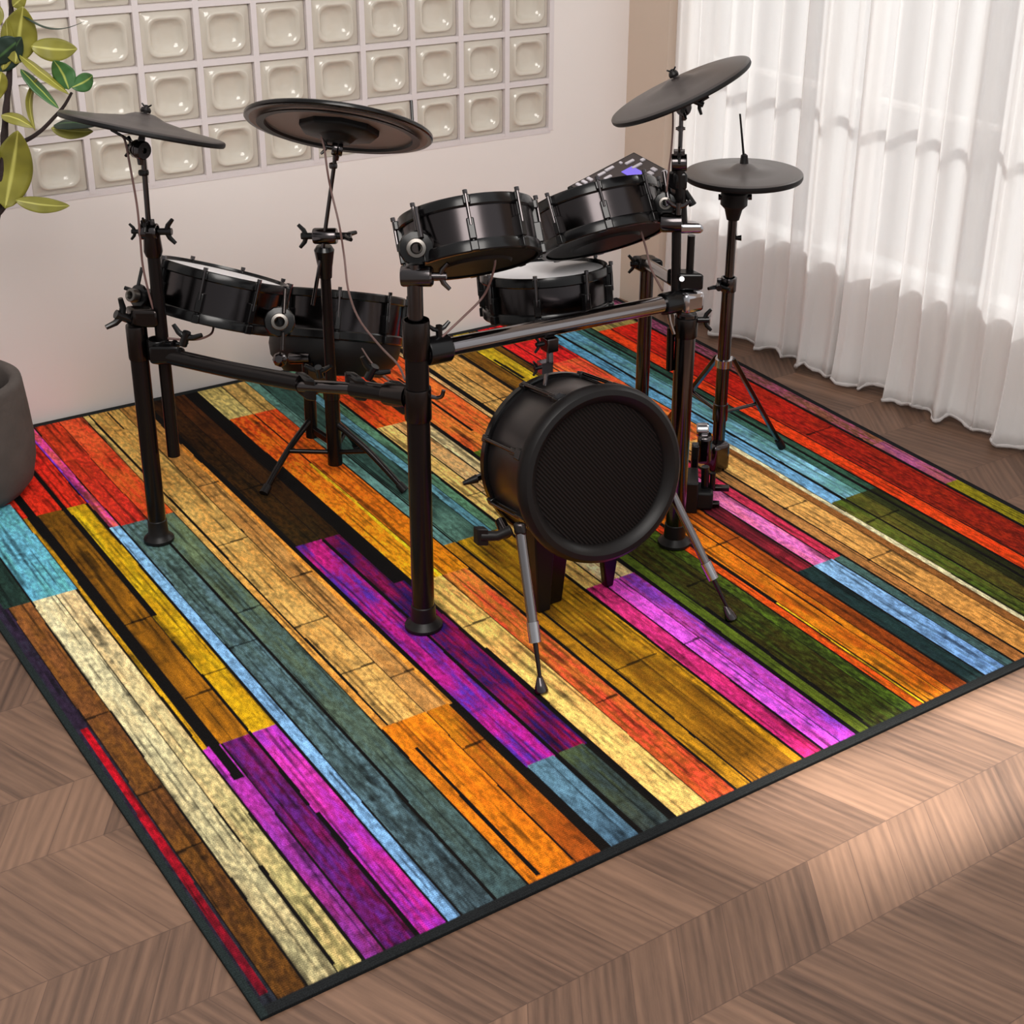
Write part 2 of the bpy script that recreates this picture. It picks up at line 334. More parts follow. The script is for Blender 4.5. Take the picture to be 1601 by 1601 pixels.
# ------------------------------------------------------------------ rug
RW, RL = 2.464, 2.449
def vnoise(X, Y, sx, sy, seed):
    r = np.random.default_rng(seed); gx = X/sx; gy = Y/sy; ix = np.floor(gx).astype(int); iy = np.floor(gy).astype(int)
    fx = gx-ix; fy = gy-iy; fx = fx*fx*(3-2*fx); fy = fy*fy*(3-2*fy)
    G = r.random((ix.max()+3, iy.max()+3))
    return (G[ix, iy]*(1-fx)+G[ix+1, iy]*fx)*(1-fy) + (G[ix, iy+1]*(1-fx)+G[ix+1, iy+1]*fx)*fy
def make_rug():
    nx, ny = 1000, 520
    xs = np.linspace(0, RW, nx); ys = np.linspace(0, RL, ny); Y, X = np.meshgrid(ys, xs)      # [ix,iy]
    C = np.zeros((nx, ny, 3)); C[:] = (18, 15, 13)
    wob = (vnoise(X, Y, 3.0, 0.22, 5)-0.5)*0.003
    Xw = X+wob
    S = []
    def seg(x0, x1, y0, y1, cf, cb, c2, amp=0.5): S.append((x0, x1, y0, y1, cf, cb, c2, amp))  # many front tones darker: front-edge shading put into the printed colours
    E9 = 9.0
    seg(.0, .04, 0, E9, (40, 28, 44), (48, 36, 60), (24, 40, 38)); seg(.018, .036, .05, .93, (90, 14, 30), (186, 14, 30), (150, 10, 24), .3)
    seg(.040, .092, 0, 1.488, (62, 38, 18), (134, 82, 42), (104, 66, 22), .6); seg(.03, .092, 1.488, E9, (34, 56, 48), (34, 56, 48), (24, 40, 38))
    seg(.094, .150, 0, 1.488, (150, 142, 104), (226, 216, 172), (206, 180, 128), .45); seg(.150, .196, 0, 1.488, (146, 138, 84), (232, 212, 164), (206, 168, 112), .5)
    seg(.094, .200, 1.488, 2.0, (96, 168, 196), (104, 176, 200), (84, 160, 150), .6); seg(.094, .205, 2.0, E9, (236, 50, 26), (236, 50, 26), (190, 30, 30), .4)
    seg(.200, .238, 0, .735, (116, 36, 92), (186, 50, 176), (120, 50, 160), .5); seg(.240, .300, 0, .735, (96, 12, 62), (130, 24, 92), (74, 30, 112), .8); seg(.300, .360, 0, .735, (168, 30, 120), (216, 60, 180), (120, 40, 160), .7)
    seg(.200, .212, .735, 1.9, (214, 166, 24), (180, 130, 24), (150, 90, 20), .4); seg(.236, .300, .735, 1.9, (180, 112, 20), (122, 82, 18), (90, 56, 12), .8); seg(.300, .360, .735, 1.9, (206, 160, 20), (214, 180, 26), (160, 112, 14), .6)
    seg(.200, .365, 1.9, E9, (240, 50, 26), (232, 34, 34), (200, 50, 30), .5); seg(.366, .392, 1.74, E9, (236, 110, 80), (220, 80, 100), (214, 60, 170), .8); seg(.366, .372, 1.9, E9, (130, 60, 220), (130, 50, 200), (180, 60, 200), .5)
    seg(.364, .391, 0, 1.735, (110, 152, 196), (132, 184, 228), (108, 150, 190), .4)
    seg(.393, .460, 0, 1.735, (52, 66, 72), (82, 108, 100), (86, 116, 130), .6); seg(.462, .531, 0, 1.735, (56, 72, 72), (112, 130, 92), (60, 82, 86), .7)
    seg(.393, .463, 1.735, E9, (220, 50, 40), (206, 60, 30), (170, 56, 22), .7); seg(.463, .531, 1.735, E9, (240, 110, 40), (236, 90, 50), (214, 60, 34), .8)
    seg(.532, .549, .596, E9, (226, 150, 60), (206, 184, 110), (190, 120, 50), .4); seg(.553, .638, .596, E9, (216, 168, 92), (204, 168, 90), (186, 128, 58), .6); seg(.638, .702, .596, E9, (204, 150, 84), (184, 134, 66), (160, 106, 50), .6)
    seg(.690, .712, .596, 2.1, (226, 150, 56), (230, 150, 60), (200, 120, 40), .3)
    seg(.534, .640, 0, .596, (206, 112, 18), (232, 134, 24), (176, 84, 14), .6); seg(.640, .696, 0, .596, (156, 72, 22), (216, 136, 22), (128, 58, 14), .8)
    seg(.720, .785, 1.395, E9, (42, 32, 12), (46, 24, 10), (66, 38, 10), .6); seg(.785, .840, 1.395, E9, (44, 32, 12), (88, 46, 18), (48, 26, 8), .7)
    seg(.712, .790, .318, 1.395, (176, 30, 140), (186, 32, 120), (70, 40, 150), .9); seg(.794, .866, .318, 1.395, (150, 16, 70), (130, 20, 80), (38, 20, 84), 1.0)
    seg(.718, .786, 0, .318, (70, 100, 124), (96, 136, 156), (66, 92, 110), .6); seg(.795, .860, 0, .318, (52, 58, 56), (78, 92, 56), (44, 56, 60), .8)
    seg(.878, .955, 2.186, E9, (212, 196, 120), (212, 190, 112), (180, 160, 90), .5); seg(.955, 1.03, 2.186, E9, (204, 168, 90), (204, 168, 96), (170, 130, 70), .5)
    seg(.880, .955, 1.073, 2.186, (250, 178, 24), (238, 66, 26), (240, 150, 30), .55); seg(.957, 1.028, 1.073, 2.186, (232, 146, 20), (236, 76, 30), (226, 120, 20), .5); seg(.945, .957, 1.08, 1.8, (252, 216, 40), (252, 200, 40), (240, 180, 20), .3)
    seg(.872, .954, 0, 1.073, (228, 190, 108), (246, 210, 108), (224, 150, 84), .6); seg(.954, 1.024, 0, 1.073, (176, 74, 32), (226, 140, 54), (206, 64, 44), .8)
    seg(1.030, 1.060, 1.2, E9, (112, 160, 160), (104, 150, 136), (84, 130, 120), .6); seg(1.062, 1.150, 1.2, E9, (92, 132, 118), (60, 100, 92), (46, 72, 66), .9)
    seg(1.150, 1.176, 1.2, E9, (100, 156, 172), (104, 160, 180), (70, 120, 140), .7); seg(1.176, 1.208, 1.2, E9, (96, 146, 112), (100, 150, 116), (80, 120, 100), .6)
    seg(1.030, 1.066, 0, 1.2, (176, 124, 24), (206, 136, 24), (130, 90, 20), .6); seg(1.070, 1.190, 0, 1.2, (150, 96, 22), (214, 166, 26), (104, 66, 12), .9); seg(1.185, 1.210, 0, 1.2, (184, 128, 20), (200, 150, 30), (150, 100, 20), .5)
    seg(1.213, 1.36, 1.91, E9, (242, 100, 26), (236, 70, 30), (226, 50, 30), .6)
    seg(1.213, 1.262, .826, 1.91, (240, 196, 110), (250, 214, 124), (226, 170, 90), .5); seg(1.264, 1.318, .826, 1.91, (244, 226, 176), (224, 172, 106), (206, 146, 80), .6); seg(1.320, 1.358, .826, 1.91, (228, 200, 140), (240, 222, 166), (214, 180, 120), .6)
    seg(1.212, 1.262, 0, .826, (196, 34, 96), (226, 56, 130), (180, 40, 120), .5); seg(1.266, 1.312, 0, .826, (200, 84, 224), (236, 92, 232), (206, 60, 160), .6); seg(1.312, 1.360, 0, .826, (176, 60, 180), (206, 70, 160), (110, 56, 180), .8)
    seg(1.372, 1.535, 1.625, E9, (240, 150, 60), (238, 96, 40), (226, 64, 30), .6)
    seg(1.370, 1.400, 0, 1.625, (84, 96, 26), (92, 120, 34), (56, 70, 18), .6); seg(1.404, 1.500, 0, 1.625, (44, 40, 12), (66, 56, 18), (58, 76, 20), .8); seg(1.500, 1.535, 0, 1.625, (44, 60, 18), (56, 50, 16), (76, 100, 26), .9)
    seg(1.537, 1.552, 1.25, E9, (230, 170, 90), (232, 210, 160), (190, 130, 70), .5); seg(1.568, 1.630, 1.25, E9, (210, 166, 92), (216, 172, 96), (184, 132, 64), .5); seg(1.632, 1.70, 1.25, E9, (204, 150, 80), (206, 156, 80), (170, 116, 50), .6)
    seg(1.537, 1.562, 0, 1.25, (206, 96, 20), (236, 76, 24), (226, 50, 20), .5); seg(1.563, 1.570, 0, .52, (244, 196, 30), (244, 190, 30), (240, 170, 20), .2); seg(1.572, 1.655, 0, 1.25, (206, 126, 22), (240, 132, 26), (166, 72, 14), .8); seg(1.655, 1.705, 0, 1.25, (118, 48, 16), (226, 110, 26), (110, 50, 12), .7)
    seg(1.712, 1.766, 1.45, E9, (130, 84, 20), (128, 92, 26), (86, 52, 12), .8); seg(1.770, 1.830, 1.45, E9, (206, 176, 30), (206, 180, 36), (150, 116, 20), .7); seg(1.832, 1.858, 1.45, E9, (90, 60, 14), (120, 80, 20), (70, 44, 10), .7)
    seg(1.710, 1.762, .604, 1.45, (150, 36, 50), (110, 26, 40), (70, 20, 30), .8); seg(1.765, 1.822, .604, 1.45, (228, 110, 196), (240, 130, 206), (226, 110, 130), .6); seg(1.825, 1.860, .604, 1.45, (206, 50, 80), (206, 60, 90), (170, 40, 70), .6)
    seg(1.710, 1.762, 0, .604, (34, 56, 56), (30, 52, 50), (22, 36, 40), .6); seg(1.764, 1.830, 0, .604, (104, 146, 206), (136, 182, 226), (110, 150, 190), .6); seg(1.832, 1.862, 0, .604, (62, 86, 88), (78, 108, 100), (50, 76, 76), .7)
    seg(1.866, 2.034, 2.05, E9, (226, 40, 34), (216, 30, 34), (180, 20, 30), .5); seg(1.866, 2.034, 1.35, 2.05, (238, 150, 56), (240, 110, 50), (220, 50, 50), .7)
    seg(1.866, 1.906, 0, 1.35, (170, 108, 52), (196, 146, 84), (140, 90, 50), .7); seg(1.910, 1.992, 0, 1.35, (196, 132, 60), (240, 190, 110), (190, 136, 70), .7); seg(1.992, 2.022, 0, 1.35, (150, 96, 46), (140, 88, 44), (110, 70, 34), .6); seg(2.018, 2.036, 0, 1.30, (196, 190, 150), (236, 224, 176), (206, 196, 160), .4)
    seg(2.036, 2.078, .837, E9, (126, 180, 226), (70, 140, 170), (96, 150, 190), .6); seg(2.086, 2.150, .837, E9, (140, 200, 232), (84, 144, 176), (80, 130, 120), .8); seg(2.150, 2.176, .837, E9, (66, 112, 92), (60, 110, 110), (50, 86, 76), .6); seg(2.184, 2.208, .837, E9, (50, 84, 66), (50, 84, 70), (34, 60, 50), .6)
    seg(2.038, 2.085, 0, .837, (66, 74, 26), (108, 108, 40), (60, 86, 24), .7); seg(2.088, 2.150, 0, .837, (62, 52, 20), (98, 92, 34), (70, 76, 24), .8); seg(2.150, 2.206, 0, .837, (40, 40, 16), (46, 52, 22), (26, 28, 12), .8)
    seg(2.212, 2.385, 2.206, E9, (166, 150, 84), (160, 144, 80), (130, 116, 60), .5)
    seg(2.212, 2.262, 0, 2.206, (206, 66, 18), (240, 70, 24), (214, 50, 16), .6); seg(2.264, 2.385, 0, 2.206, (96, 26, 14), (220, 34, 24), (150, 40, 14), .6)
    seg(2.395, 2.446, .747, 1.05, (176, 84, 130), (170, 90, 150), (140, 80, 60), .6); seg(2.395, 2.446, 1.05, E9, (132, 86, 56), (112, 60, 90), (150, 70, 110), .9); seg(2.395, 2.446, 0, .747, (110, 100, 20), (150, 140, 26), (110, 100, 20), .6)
    for k, (x0, x1, y0, y1, cf, cb, c2, amp) in enumerate(S):
        ye = min(y1, RL); i0 = max(0, int((x0-.012)/RW*(nx-1))); i1 = min(nx, int((x1+.012)/RW*(nx-1))+2); j0 = int(max(0, y0)/RL*(ny-1)); j1 = min(ny, int(ye/RL*(ny-1))+1)
        sx = Xw[i0:i1, j0:j1]; sX = X[i0:i1, j0:j1]; sy = Y[i0:i1, j0:j1]
        mk = ((sx >= x0+.0012) & (sx <= x1-.0012))[..., None]
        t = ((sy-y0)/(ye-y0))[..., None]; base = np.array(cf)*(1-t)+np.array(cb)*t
        st = vnoise(sX, sy, .0075, .09, 100+k); bl = vnoise(sX, sy, .035, .10, 300+k); fi = vnoise(sX, sy, .0048, .012, 500+k)
        w = np.clip((0.45*st+0.4*bl+0.3*fi-0.42)*2.6, 0, 1)[..., None]*amp
        col = base*(1-w)+np.array(c2)*w
        s2 = vnoise(sX, sy, .0056, .16, 700+k); s3 = vnoise(sX, sy, .02, .02, 900+k)
        streak = np.clip((s2-.66)*4.5, 0, 1)*.42+np.clip((s3-.74)*4, 0, 1)*.22
        col = col*((0.74+0.46*fi)*(1-streak)*1.09)[..., None]
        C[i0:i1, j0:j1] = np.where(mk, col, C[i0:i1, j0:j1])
    def dark(x0, x1, y0, y1, c=(14, 12, 12)):
        mk = (Xw >= x0) & (Xw <= x1) & (Y >= y0) & (Y <= y1); C[mk] = c
    for a in ((.214, .236, .60, 2.12), (.300, .313, 1.27, 2.18), (.298, .305, .45, 1.15), (.298, .306, .5, .74), (.300, .309, 0, .42), (.463, .4665, 0, 1.7), (.549, .554, .60, 2.0), (.558, .567, .03, .50), (.637, .641, .03, .50), (.637, .640, .6, 1.6), (.600, .606, 2.28, 2.42), (.546, .552, 2.2, 2.36), (.704, .716, 0.3, E9), (.786, .792, .03, 1.39), (.866, .878, 0, .74), (.838, .874, 1.1, E9), (1.064, 1.069, .2, .62), (1.066, 1.069, .8, 1.9),
              (.094, .097, .04, .34), (.090, .094, .42, .6), (.147, .156, .04, .34), (.146, .152, .42, .55), (1.262, 1.2655, 0, 1.9), (1.318, 1.3215, 1.0, 1.9), (1.405, 1.411, .05, .6), (1.440, 1.448, 1.75, 2.2), (1.552, 1.568, 1.76, 2.2), (1.630, 1.633, 0, 1.2), (1.774, 1.786, 2.0, 2.18), (1.906, 1.910, .1, 2.3), (2.080, 2.088, .84, 2.12), (2.176, 2.186, 0, 2.15), (2.260, 2.263, 0, 2.1), (2.385, 2.395, 0, E9), (1.860, 1.866, 0, E9), (1.205, 1.212, 0, E9), (1.362, 1.370, 0, E9)):
        dark(*a)
    for (x0, x1, y) in ((.553, .638, 1.05), (.553, .638, .82), (.64, .70, .75), (.64, .70, 1.26), (.55, .64, 1.5), (.64, .7, 1.83), (.236, .30, 1.27), (.24, .3, .92), (.30, .36, .98), (.39, .46, 1.05), (.46, .53, 1.18), (.04, .09, .96), (.04, .09, .66), (.04, .09, .46), (.72, .86, 1.75), (1.26, 1.31, .50), (.96, 1.02, .42), (.876, .955, .84), (1.07, 1.19, .5), (1.57, 1.70, .82), (1.9, 1.99, .88), (1.9, 1.99, .55), (1.43, 1.53, .7), (2.04, 2.17, .7), (2.27, 2.38, 1.2), (.64, .695, .44), (1.22, 1.36, 1.4), (1.57, 1.7, 1.9)):
        mk = (X >= x0) & (X <= x1) & (np.abs(Y-y-(X-x0)*.05) < .0032); C[mk] = C[mk]*.42
    C[:, (ys < .021)] = (30, 32, 33); C[:, (ys > RL-.024)] = (34, 37, 38); C[(xs < .013)] = (34, 42, 42); C[(xs > RW-.020)] = (26, 28, 30)
    C = np.clip(C, 0, 255)/255; C = np.where(C <= .04045, C/12.92, ((C+.055)/1.055)**2.4)
    top = 0.009
    V = np.stack([X, Y, np.full_like(X, top)], -1)
    V[0, :, 2] -= .002; V[-1, :, 2] -= .002; V[:, 0, 2] -= .002; V[:, -1, 2] -= .002
    V = V.reshape(-1, 3)
    idx = np.arange(nx*ny).reshape(nx, ny)
    Q = np.stack([idx[:-1, :-1], idx[1:, :-1], idx[1:, 1:], idx[:-1, 1:]], -1).reshape(-1, 4)
    ring = np.concatenate([idx[:, 0], idx[-1, 1:], idx[-2::-1, -1], idx[0, -2:0:-1]])
    low = V[ring].copy(); low[:, 2] = .0005; nb = len(V); V = np.concatenate([V, low]); nr = len(ring); k = np.arange(nr)
    Q2 = np.stack([ring, nb+k, nb+(k+1) % nr, ring[(k+1) % nr]], -1); Q = np.concatenate([Q, Q2])
    me = bpy.data.meshes.new('area_rug'); me.vertices.add(len(V)); me.vertices.foreach_set('co', V.astype(np.float32).ravel())
    me.loops.add(Q.size); me.loops.foreach_set('vertex_index', Q.astype(np.int32).ravel())
    me.polygons.add(len(Q)); me.polygons.foreach_set('loop_start', np.arange(0, Q.size, 4, dtype=np.int32)); me.update(calc_edges=True)
    ca = me.color_attributes.new('plank_print_shaded', 'FLOAT_COLOR', 'POINT')
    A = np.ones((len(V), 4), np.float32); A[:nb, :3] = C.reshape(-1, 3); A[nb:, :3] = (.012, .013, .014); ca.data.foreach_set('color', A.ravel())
    me.shade_smooth(); me.set_sharp_from_angle(angle=math.radians(50))
    m = bpy.data.materials.new('woven_plank_print'); m.use_nodes = True; nt = m.node_tree; b = nt.nodes['Principled BSDF']; L = nt.links.new
    at_ = nt.nodes.new('ShaderNodeVertexColor'); at_.layer_name = 'plank_print_shaded'
    tc = nt.nodes.new('ShaderNodeTexCoord'); w = nt.nodes.new('ShaderNodeTexWave'); w.bands_direction = 'Y'; w.inputs['Scale'].default_value = 62; w.inputs['Distortion'].default_value = 0.5; L(tc.outputs['Object'], w.inputs['Vector'])
    w2_ = nt.nodes.new('ShaderNodeTexWave'); w2_.bands_direction = 'X'; w2_.inputs['Scale'].default_value = 80; L(tc.outputs['Object'], w2_.inputs['Vector'])
    n = nt.nodes.new('ShaderNodeTexNoise'); n.inputs['Scale'].default_value = 420; L(tc.outputs['Object'], n.inputs['Vector'])
    ad = nt.nodes.new('ShaderNodeMath'); ad.operation = 'MULTIPLY_ADD'; L(w2_.outputs['Fac'], ad.inputs[0]); ad.inputs[1].default_value = 0.5; L(w.outputs['Fac'], ad.inputs[2])
    r = nt.nodes.new('ShaderNodeMapRange'); r.inputs['From Max'].default_value = 1.5; r.inputs['To Min'].default_value = 0.82; r.inputs['To Max'].default_value = 1.12; L(ad.outputs[0], r.inputs['Value'])
    r3 = nt.nodes.new('ShaderNodeMapRange'); r3.inputs['From Min'].default_value = .3; r3.inputs['From Max'].default_value = .7; r3.inputs['To Min'].default_value = 0.62; r3.inputs['To Max'].default_value = 1.40; L(n.outputs['Fac'], r3.inputs['Value'])
    mu = nt.nodes.new('ShaderNodeMath'); mu.operation = 'MULTIPLY'; L(r.outputs['Result'], mu.inputs[0]); L(r3.outputs['Result'], mu.inputs[1])
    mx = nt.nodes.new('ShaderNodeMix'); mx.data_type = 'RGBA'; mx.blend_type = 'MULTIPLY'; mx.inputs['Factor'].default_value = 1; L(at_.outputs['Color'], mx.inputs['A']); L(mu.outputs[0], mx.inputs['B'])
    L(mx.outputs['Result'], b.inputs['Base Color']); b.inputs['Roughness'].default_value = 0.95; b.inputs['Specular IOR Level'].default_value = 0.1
    bp = nt.nodes.new('ShaderNodeBump'); bp.inputs['Strength'].default_value = 0.4; bp.inputs['Distance'].default_value = 0.001; L(ad.outputs[0], bp.inputs['Height']); L(bp.outputs['Normal'], b.inputs['Normal'])
    me.materials.append(m); o = bpy.data.objects.new('area_rug', me); COL.objects.link(o)
    tag(o, 'large low-pile rug printed with rainbow-coloured weathered wooden planks and dark binding', 'rug'); return o
make_rug()
RT = 0.0095   # rug top

# ------------------------------------------------------------------ drum kit helpers
def V3(x, y, z): return Vector((x, y, z))
def up_line(x, y, py): return V3(x, y, zat(x, y, py))
def wing(parent, p, ax, side, size=0.03, name='wing_nut', m='hoop'):
    # threaded hub along ax with two flared lobes along side
    ax = Vector(ax).normalized(); side = (Vector(side)-ax*Vector(side).dot(ax)).normalized(); n = ax.cross(side)
    b = MB(); b.tube([Vector(p), Vector(p)+ax*size*.9], size*.24, 14)
    for s in (-1, 1):
        c = Vector(p)+ax*size*.55
        b.tube([c, c+side*s*size*.45+ax*size*.15, c+side*s*size*.85+ax*size*.5], [size*.2, size*.17, size*.13], 10)
    return b.build(name, M[m], parent)
def clamp(parent, p, ax, r, ln, name='clamp', m='bchrome', wingdir=None, ws=0.028):
    # split collar around a tube with a hinge ear and a bolt
    ax = Vector(ax).normalized(); b = MB(); p = Vector(p)
    b.lathe(p-ax*ln/2, ax, [(r*.75, 0), (r*.97, 0), (r, ln*.06), (r, ln*.94), (r*.97, ln), (r*.75, ln)], 28)
    sd = ax.orthogonal().normalized() if wingdir is None else (Vector(wingdir)-ax*Vector(wingdir).dot(ax)).normalized()
    o = ax.cross(sd)
    b.box(p+sd*r*1.15+o*r*.22, sd, o, ax, r*.7, r*.26, ln*.72); b.box(p+sd*r*1.15-o*r*.22, sd, o, ax, r*.7, r*.26, ln*.72)
    c = b.build(name, M[m], parent, bevel=0.0015)
    bb = MB(); bb.tube([p+sd*r*1.25-o*r*.5, p+sd*r*1.25+o*r*.5], r*.16, 12); bb.build('bolt', M['chrome'], c)
    if wingdir is not None: wing(parent, p+sd*r*1.25+o*r*.4, o, sd, ws)
    return c
def tilter(parent, p, rod_dir, seat_dir, size=0.02):
    # toothed tilter at the end of a boom: round ratchet, arm to the cymbal seat
    rod_dir = Vector(rod_dir).normalized(); seat_dir = Vector(seat_dir).normalized(); s = rod_dir.cross(seat_dir)
    if s.length < .1: s = Vector(RC[0])
    s.normalize(); b = MB(); p = Vector(p)
    b.lathe(p-s*size*.7, s, [(size*.3, 0), (size*.9, 0), (size, size*.15), (size, size*.55), (size*.8, size*.65), (size, size*.75), (size, size*1.25), (size*.9, size*1.4), (size*.3, size*1.4)], 24)
    b.tube([p, p+seat_dir*size*1.9], [size*.5, size*.3], 14)
    b.tube([p, p-rod_dir*size*1.6], [size*.55, size*.4], 14)
    t = b.build('tilter', M['bchrome'], parent); wing(parent, p+s*size*.7, s, seat_dir, size*1.25, 'tilter_wing'); return t
def frame(px, py, d, ang, s):
    # centre and upward normal of a disc seen with its long axis at 'ang' degrees and minor/major ratio s (+: seen from below)
    c = at(px, py, d); a = math.radians(ang); k = math.sqrt(max(0, 1-s*s))
    n = camdir(math.sin(a)*k, -math.cos(a)*k, s)
    # account for the line of sight to this point
    v = (Vector(ray(px, py))).normalized(); f = Vector(RC[2]); q = f.rotation_difference(v); return c, (q @ n).normalized()
def smooth_path(pts, k=6):
    P = [pts[0]]+list(pts)+[pts[-1]]; out = []
    for i in range(1, len(P)-2):
        for j in range(k):
            t = j/k; a, b, c, d = P[i-1], P[i], P[i+1], P[i+2]
            out.append(0.5*((2*b)+(c-a)*t+(2*a-5*b+4*c-d)*t*t+(3*b-a-3*c+d)*t**3))
    out.append(Vector(pts[-1])); return out
def pathpx(lst, k=6): return smooth_path([at(*q) for q in lst], k)
DR = 'round drum pads of the electronic kit'
def drum(px, py, d, ang, s, R, h, label, nl=8, rot=0.0, lower=None, head=True):
    c, n = frame(px, py, d, ang, s); rt = root('drum_pad', c, label, 'drum pad', DR)
    b = MB(); b.lathe(c-n*h/2, n, [(R*.93, h*.02), (R*.955, 0), (R*.955, h), (R*.93, h*.98)], 96); b.build('shell', M['shell'], rt)
    for nm, z0, z1 in (('top_hoop', h/2-.012, h/2+.012), ('bottom_hoop', -h/2-.010, -h/2+.016)):
        b = MB(); b.lathe(c, n, [(R*.93, z0), (R*.985, z0), (R*1.0, z0+.003), (R*1.0, z1-.004), (R*.985, z1), (R*.955, z1), (R*.945, z1-.006), (R*.93, z1-.008)], 96, close=True); b.build(nm, M['hoop'], rt)
    b = MB(); b.lathe(c, n, [(R*.95, h/2+.0035), (R*.5, h/2+.0040), (0, h/2+.0045)], 96); b.build('mesh_head', M['white'], rt)
    b = MB(); b.lathe(c, n, [(R*.945, -h/2+.002), (R*.9, -h/2-.006), (R*.55, -h/2-.010), (R*.52, -h/2-.016), (0, -h/2-.017)], 72); b.build('bottom_plate', M['plastic'], rt)
    if lower:
        b = MB(); b.lathe(c, n, [(R*.96, -h/2-.008), (R*.97, -h/2-.03), (R*.93, -h/2-lower*.6), (R*.72, -h/2-lower), (0, -h/2-lower*1.04)], 72); b.build('lower_shell', M['plastic'], rt)
    u = n.orthogonal().normalized(); w_ = n.cross(u)
    for k in range(nl):
        a = 2*math.pi*(k+rot)/nl; dr = u*math.cos(a)+w_*math.sin(a); tn = n.cross(dr); b = MB(); q = c+dr*(R*.985)
        b.box(q+n*0-n*h*.12, tn, dr, n, .016, .020, h*.46); b.box(q, tn, dr, n, .007, .012, h*.96); b.box(q+n*(h/2+.001), tn, dr, n, .016, .020, .020); b.box(q-n*(h/2-.001)+dr*.002, tn, dr, n, .018, .018, .022)
        lg = b.build('lug', M['hoop'], rt, bevel=.0025)
        r_ = MB(); r_.tube([q+dr*.009-n*h*.05, q+dr*.009+n*(h/2+.016)], .0034, 10); r_.tube([q+dr*.009+n*(h/2+.012), q+dr*.009+n*(h/2+.020)], .0055, 6); r_.build('tension_rod', M['bchrome'], lg)
    return rt, c, n, R, h
def ball_mount(parent, px, py, d, r=.020, facing=None, housing=True):
    p = at(px, py, d); f = -(Vector(ray(px, py))).normalized() if facing is None else Vector(facing).normalized()
    b = MB(); b.lathe(p, f, [(r*.45, -r*.3), (r*.55, r*.55), (r*.62, r*.66), (r*.95, r*.6), (r*1.02, r*.4), (r*1.02, -r*.5), (r*.6, -r*.9)], 32); o = b.build('clamp_ring', M['ring'], parent)
    if housing:
        b = MB(); q = p-f*r*.9; b.lathe(q, f, [(r*1.1, -r*.5), (r*1.7, -r*.5), (r*1.85, -r*.2), (r*1.7, r*.1), (r*.9, r*.2)], 12); b.build('bracket', M['hoop'], parent)
    return o
CYG = 'cymbal pads of the electronic kit'
def cymbal(px, py, d, ang, s, R, label, th=.012, dome=.020, under=False, rise=.022, m='cymbal'):
    c, n = frame(px, py, d, ang, s); rt = root('cymbal_pad', c, label, 'cymbal pad', CYG)
    b = MB(); pr = [(0, rise+dome), (R*.05, rise+dome), (R*.12, rise+dome*.85), (R*.20, rise+dome*.35), (R*.25, rise), (R*.6, rise*.45), (R*.95, .003), (R*.985, .001), (R*.998, -.0015)]
    lip = [(R, -.003), (R, -th*.75), (R*.985, -th), (R*.945, -th)]
    if under: pr += lip
    b.lathe(c, n, pr, 128); b.build('playing_surface', M[m if not under else 'hoop'], rt)
    b = MB(); b.lathe(c, n, ([(R*.945, -th)] if under else [(R*.998, -.0015), (R, -.003), (R, -th*.7), (R*.985, -th), (R*.94, -th)])+[(R*.86, -th*.7), (R*.5, rise*.45-th*.8), (0, rise*.6-th*.8)], 128); b.build('underside', M['under' if under else 'plastic'], rt)
    return rt, c, n
def seat(parent, c, n, top=.06, r=.0042):
    b = MB(); b.tube([c-n*.03, c+n*top], r, 12); b.build('cymbal_rod', M['bchrome'], parent)
    b = MB(); b.lathe(c, n, [(0, top*.5+.0), (.011, top*.5), (.012, top*.5+.006), (.009, top*.5+.012), (0, top*.5+.013)], 20); b.build('felt_washer', M['rubber'], parent)
    wing(parent, c+n*(top*.5+.006), n, Vector(RC[0]), .013)

# ------------------------------------------------------------------ rack
def dv(x, y, py): return depth((x, y, zat(x, y, py)))      # distance of an upright at image row py
def dM(py): return dv(.802, .892, py)
def dR(py): return dv(1.534, .889, py)
def dL(py): return dv(.447, 1.605, py)
def dS(py): return dv(.984, 1.708, py)
def dH(py): return dv(1.906, 1.176, py)
def dP(py): return dv(.125, 2.10, py)
Lx, Ly = .447, 1.605; Mx, My = .802, .892; Rx, Ry = 1.534, .889
rack = root('drum_rack', (Mx, My, RT), 'black tubular drum rack with flared feet and long crossbars on the rug', 'drum rack')
def post(x, y, r, z1, collars, foot=True, m='darktube'):
    b = MB(); b.tube([V3(x, y, RT+.02), V3(x, y, z1)], r, 40); p = b.build('post', M[m], rack)
    if foot:
        b = MB(); b.lathe(V3(x, y, RT), UZ, [(0, 0), (r*1.55, 0), (r*1.72, .004), (r*1.70, .010), (r*1.38, .017), (r*1.14, .024), (r*1.08, .060), (r*.98, .062)], 40); b.build('rubber_foot', M['rubber'], p)
    for z, l, k in collars:
        b = MB(); b.lathe(V3(x, y, z), UZ, [(r*.95, 0), (r*k*.97, 0), (r*k, .004), (r*k, l-.004), (r*k*.97, l), (r*.95, l)], 40); b.build('memory_collar', M['black'], p, sharp=30)
    return p
zL = zat(Lx, Ly, 508); post(Lx, Ly, .0215, zL, [(zL-.085, .085, 1.14)])
zM = zat(Mx, My, 500); post(Mx, My, .0255, zM-.01, [(zM-.085, .085, 1.15), (zat(Mx, My, 655), .075, 1.16)])
zR = zat(Rx, Ry, 490); post(Rx, Ry, .0250, zR, [(zat(Rx, Ry, 525), .05, 1.16)], m='bchrome')
# rear post behind the kick pad
rx, ry = fl(1000, 700)[:2]; zt = zat(rx, ry, 402); post(rx, ry, .0195, zt, [(zt-.03, .03, 1.15)], m='bchrome')
